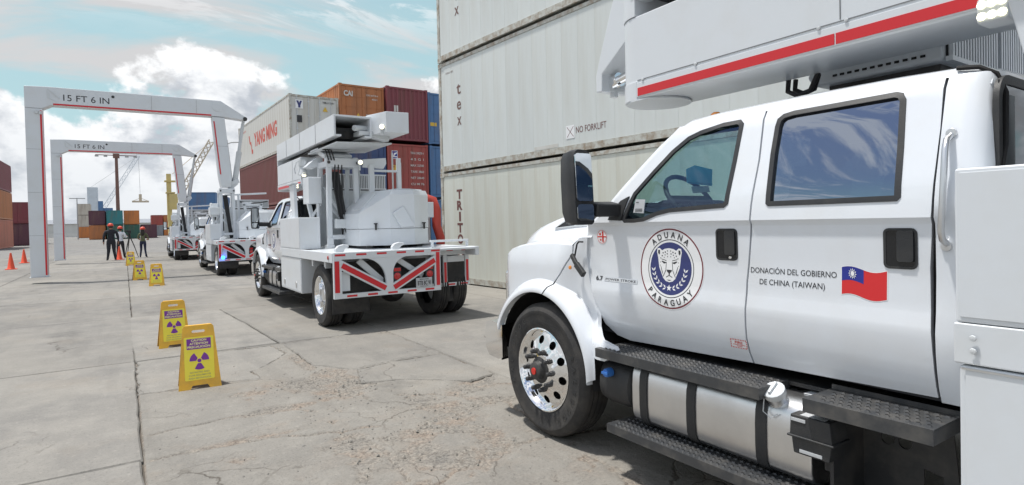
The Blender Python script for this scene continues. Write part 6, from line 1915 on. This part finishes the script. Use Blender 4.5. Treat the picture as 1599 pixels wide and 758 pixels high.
# ------------------------------------------------------------------ harbour gear beyond the yard
weathered('crane_yellow_hazed', (.62, .50, .20), (.45, .38, .22), .5, .6, .6); weathered('crane_pale_hazed', (.58, .64, .70), (.35, .38, .40), .4, .5, .6); weathered('mast_brown', (.19, .105, .085), (.12, .08, .07), .5, 2, .7); weathered('crane_tan_hazed', (.55, .47, .36), (.4, .33, .25), .4, .5, .6)  # crane colours are paler than the paint: distance haze is put into them
principled('lamp_grey', (.42, .43, .43), .5); weathered('shed_white', (.62, .62, .60), (.45, .44, .40), .4, .4, .7)
def lattice(mb, a, b, w, n, r):
    a, b = Vector(a), Vector(b); d = (b - a).normalized(); u = d.cross(Vector((0, 1, 0))).normalized()*w/2; v = Vector((0, w/2, 0))
    cs = [u + v, u - v, -u - v, -u + v]
    for c in cs: mb.bar(a + c, b + c, r, r)
    for i in range(n):
        for k in range(4):
            p = a + (b - a)*(i/n) + cs[k]; q = a + (b - a)*((i + 1)/n) + cs[(k + 1) % 4]; mb.bar(p, q, r*.7, r*.7)
fm_ = empty('floodlight_mast', (-.9, 128, 0), 0, 'tall brown floodlight mast with a crossbar behind the distant containers', 'light mast')
mb = MB(); mb.tube([(0, 0, 0), (0, 0, 15.4)], [.36, .24], 10); mb.build('pole', 'mast_brown', fm_, smooth=50)
mb = MB(); mb.bar((-3.1, 0, 15.2), (3.1, 0, 15.2), .14, .14); mb.box(-.5, .5, -.3, .3, 14.7, 15.5); mb.build('crossbar', 'mast_brown', fm_)
for x in (-2.9, -1.6, 1.6, 2.9):
    mb = MB(); mb.box(x - .28, x + .28, -.35, -.05, 14.85, 15.12); mb.build('floodlight', 'lamp_grey', fm_)
lp = empty('street_lamp', (-7.5, 140, 0), 0, 'thin twin-armed lamp post at the left of the distant containers', 'street lamp')
mb = MB(); mb.tube([(0, 0, 0), (0, 0, 8.0)], [.14, .08], 8); mb.build('pole', 'lamp_grey', lp)
mb = MB(); mb.bar((-1.2, 0, 7.9), (1.3, 0, 7.9), .12, .16); mb.build('lamp_arms', 'lamp_grey', lp)
lp = empty('street_lamp', (8.9, 54, 0), 0, 'curved-arm lamp post beside the white container with big red letters', 'street lamp')
mb = MB(); mb.tube([(0, 0, 0), (0, 0, 8.0), (-.15, 0, 8.5), (-.6, 0, 8.8), (-1.2, 0, 8.75), (-1.6, 0, 8.6)], [.12, .08, .06, .05, .05, .05], 8); mb.build('pole', 'lamp_grey', lp, smooth=60)
mb = MB(); mb.box(-1.95, -1.5, -.12, .12, 8.48, 8.60); mb.build('lamp_head', 'lamp_grey', lp, bevel=.03)
hc_ = empty('harbour_crane', (-8.5, 252, 0), 0, 'pale blue grey harbour crane with a long lattice jib far behind the containers', 'crane')
mb = MB(); mb.box(-2.0, 1.0, -2, 2, 0, 16.8); mb.build('tower', 'crane_pale_hazed', hc_)
mb = MB(); mb.box(1.02, 2.4, -2.1, 1.5, 4, 12.0); mb.box(2.42, 5.2, -1.4, 1.4, 6.4, 9.6); mb.build('machine_house', 'c_blue', hc_)
mb = MB(); lattice(mb, (2.6, 0, 9.5), (13.4, 0, 28.6), 1.1, 14, .11); mb.build('jib', 'crane_pale_hazed', hc_)
mb = MB(); mb.tube([(13.4, 0, 28.4), (13.6, 0, 14.0)], .05, 5); mb.tube([(-1.5, 0, 16.5), (13.3, 0, 28.5)], .05, 5); mb.build('cable', 'lamp_grey', hc_)
mb = MB(); mb.box(11.0, 16.2, -.7, .7, 11.6, 12.2); mb.bar((13.6, 0, 12.2), (13.6, 0, 14.6), .9, .7); mb.bar((11.4, 0, 12.2), (13.6, 0, 13.2), .15, .15); mb.bar((15.8, 0, 12.2), (13.6, 0, 13.2), .15, .15); mb.build('lifting_spreader', 'crane_tan_hazed', hc_)
yc_ = empty('yellow_crane', (9.1, 152, 0), 0, 'yellow mobile harbour crane with tan jib behind the raised gantries', 'crane')
mb = MB(); mb.box(-1.0, -.1, -.6, .6, 3.5, 14.0); mb.box(-.6, 1.1, -1.0, 1.0, 6.0, 9.5); mb.box(-.9, 1.0, -1.2, 1.2, 0, 3.5); mb.build('tower', 'crane_yellow_hazed', yc_)
mb = MB(); mb.box(-1.4, .9, -1.0, 1.0, 12.2, 12.5); mb.box(-1.2, .6, -1.05, 1.05, 9.6, 9.9); mb.build('platform', 'crane_yellow_hazed', yc_)
mb = MB(); lattice(mb, (1.2, .6, 8.6), (8.4, .6, 22.0), 1.1, 12, .22); mb.build('jib', 'crane_tan_hazed', yc_)
mb = MB(); mb.tube([(.2, 0, 14.0), (8.2, .5, 21.8)], .07, 5); mb.build('cable', 'crane_tan_hazed', yc_)
sh = empty('harbour_shed', (-60, 330, 0), 0, 'long low pale shed along the far edge of the yard', 'building')
mb = MB(); mb.box(0, 130, 0, 20, 0, 5.0); mb.build('wall', 'shed_white', sh)
mb = MB(); mb.prism([(-1, 5.0), (21, 5.0), (10, 7.0)], 'x', -.5, 130.5); mb.build('roof', 'c_grey', sh)
bw = MB()
for k in range(16): bw.box(-14 + k*2.4, -14 + k*2.4 + 2.2, 200, 200.4, 0, 1.0)
bw = MB(); bw.box(-26, 30, 205, 205.5, 0, 1.1); o = bw.build('boundary_wall', 'shed_white'); tag(o, 'low white wall along the far edge of the concrete yard', 'wall')
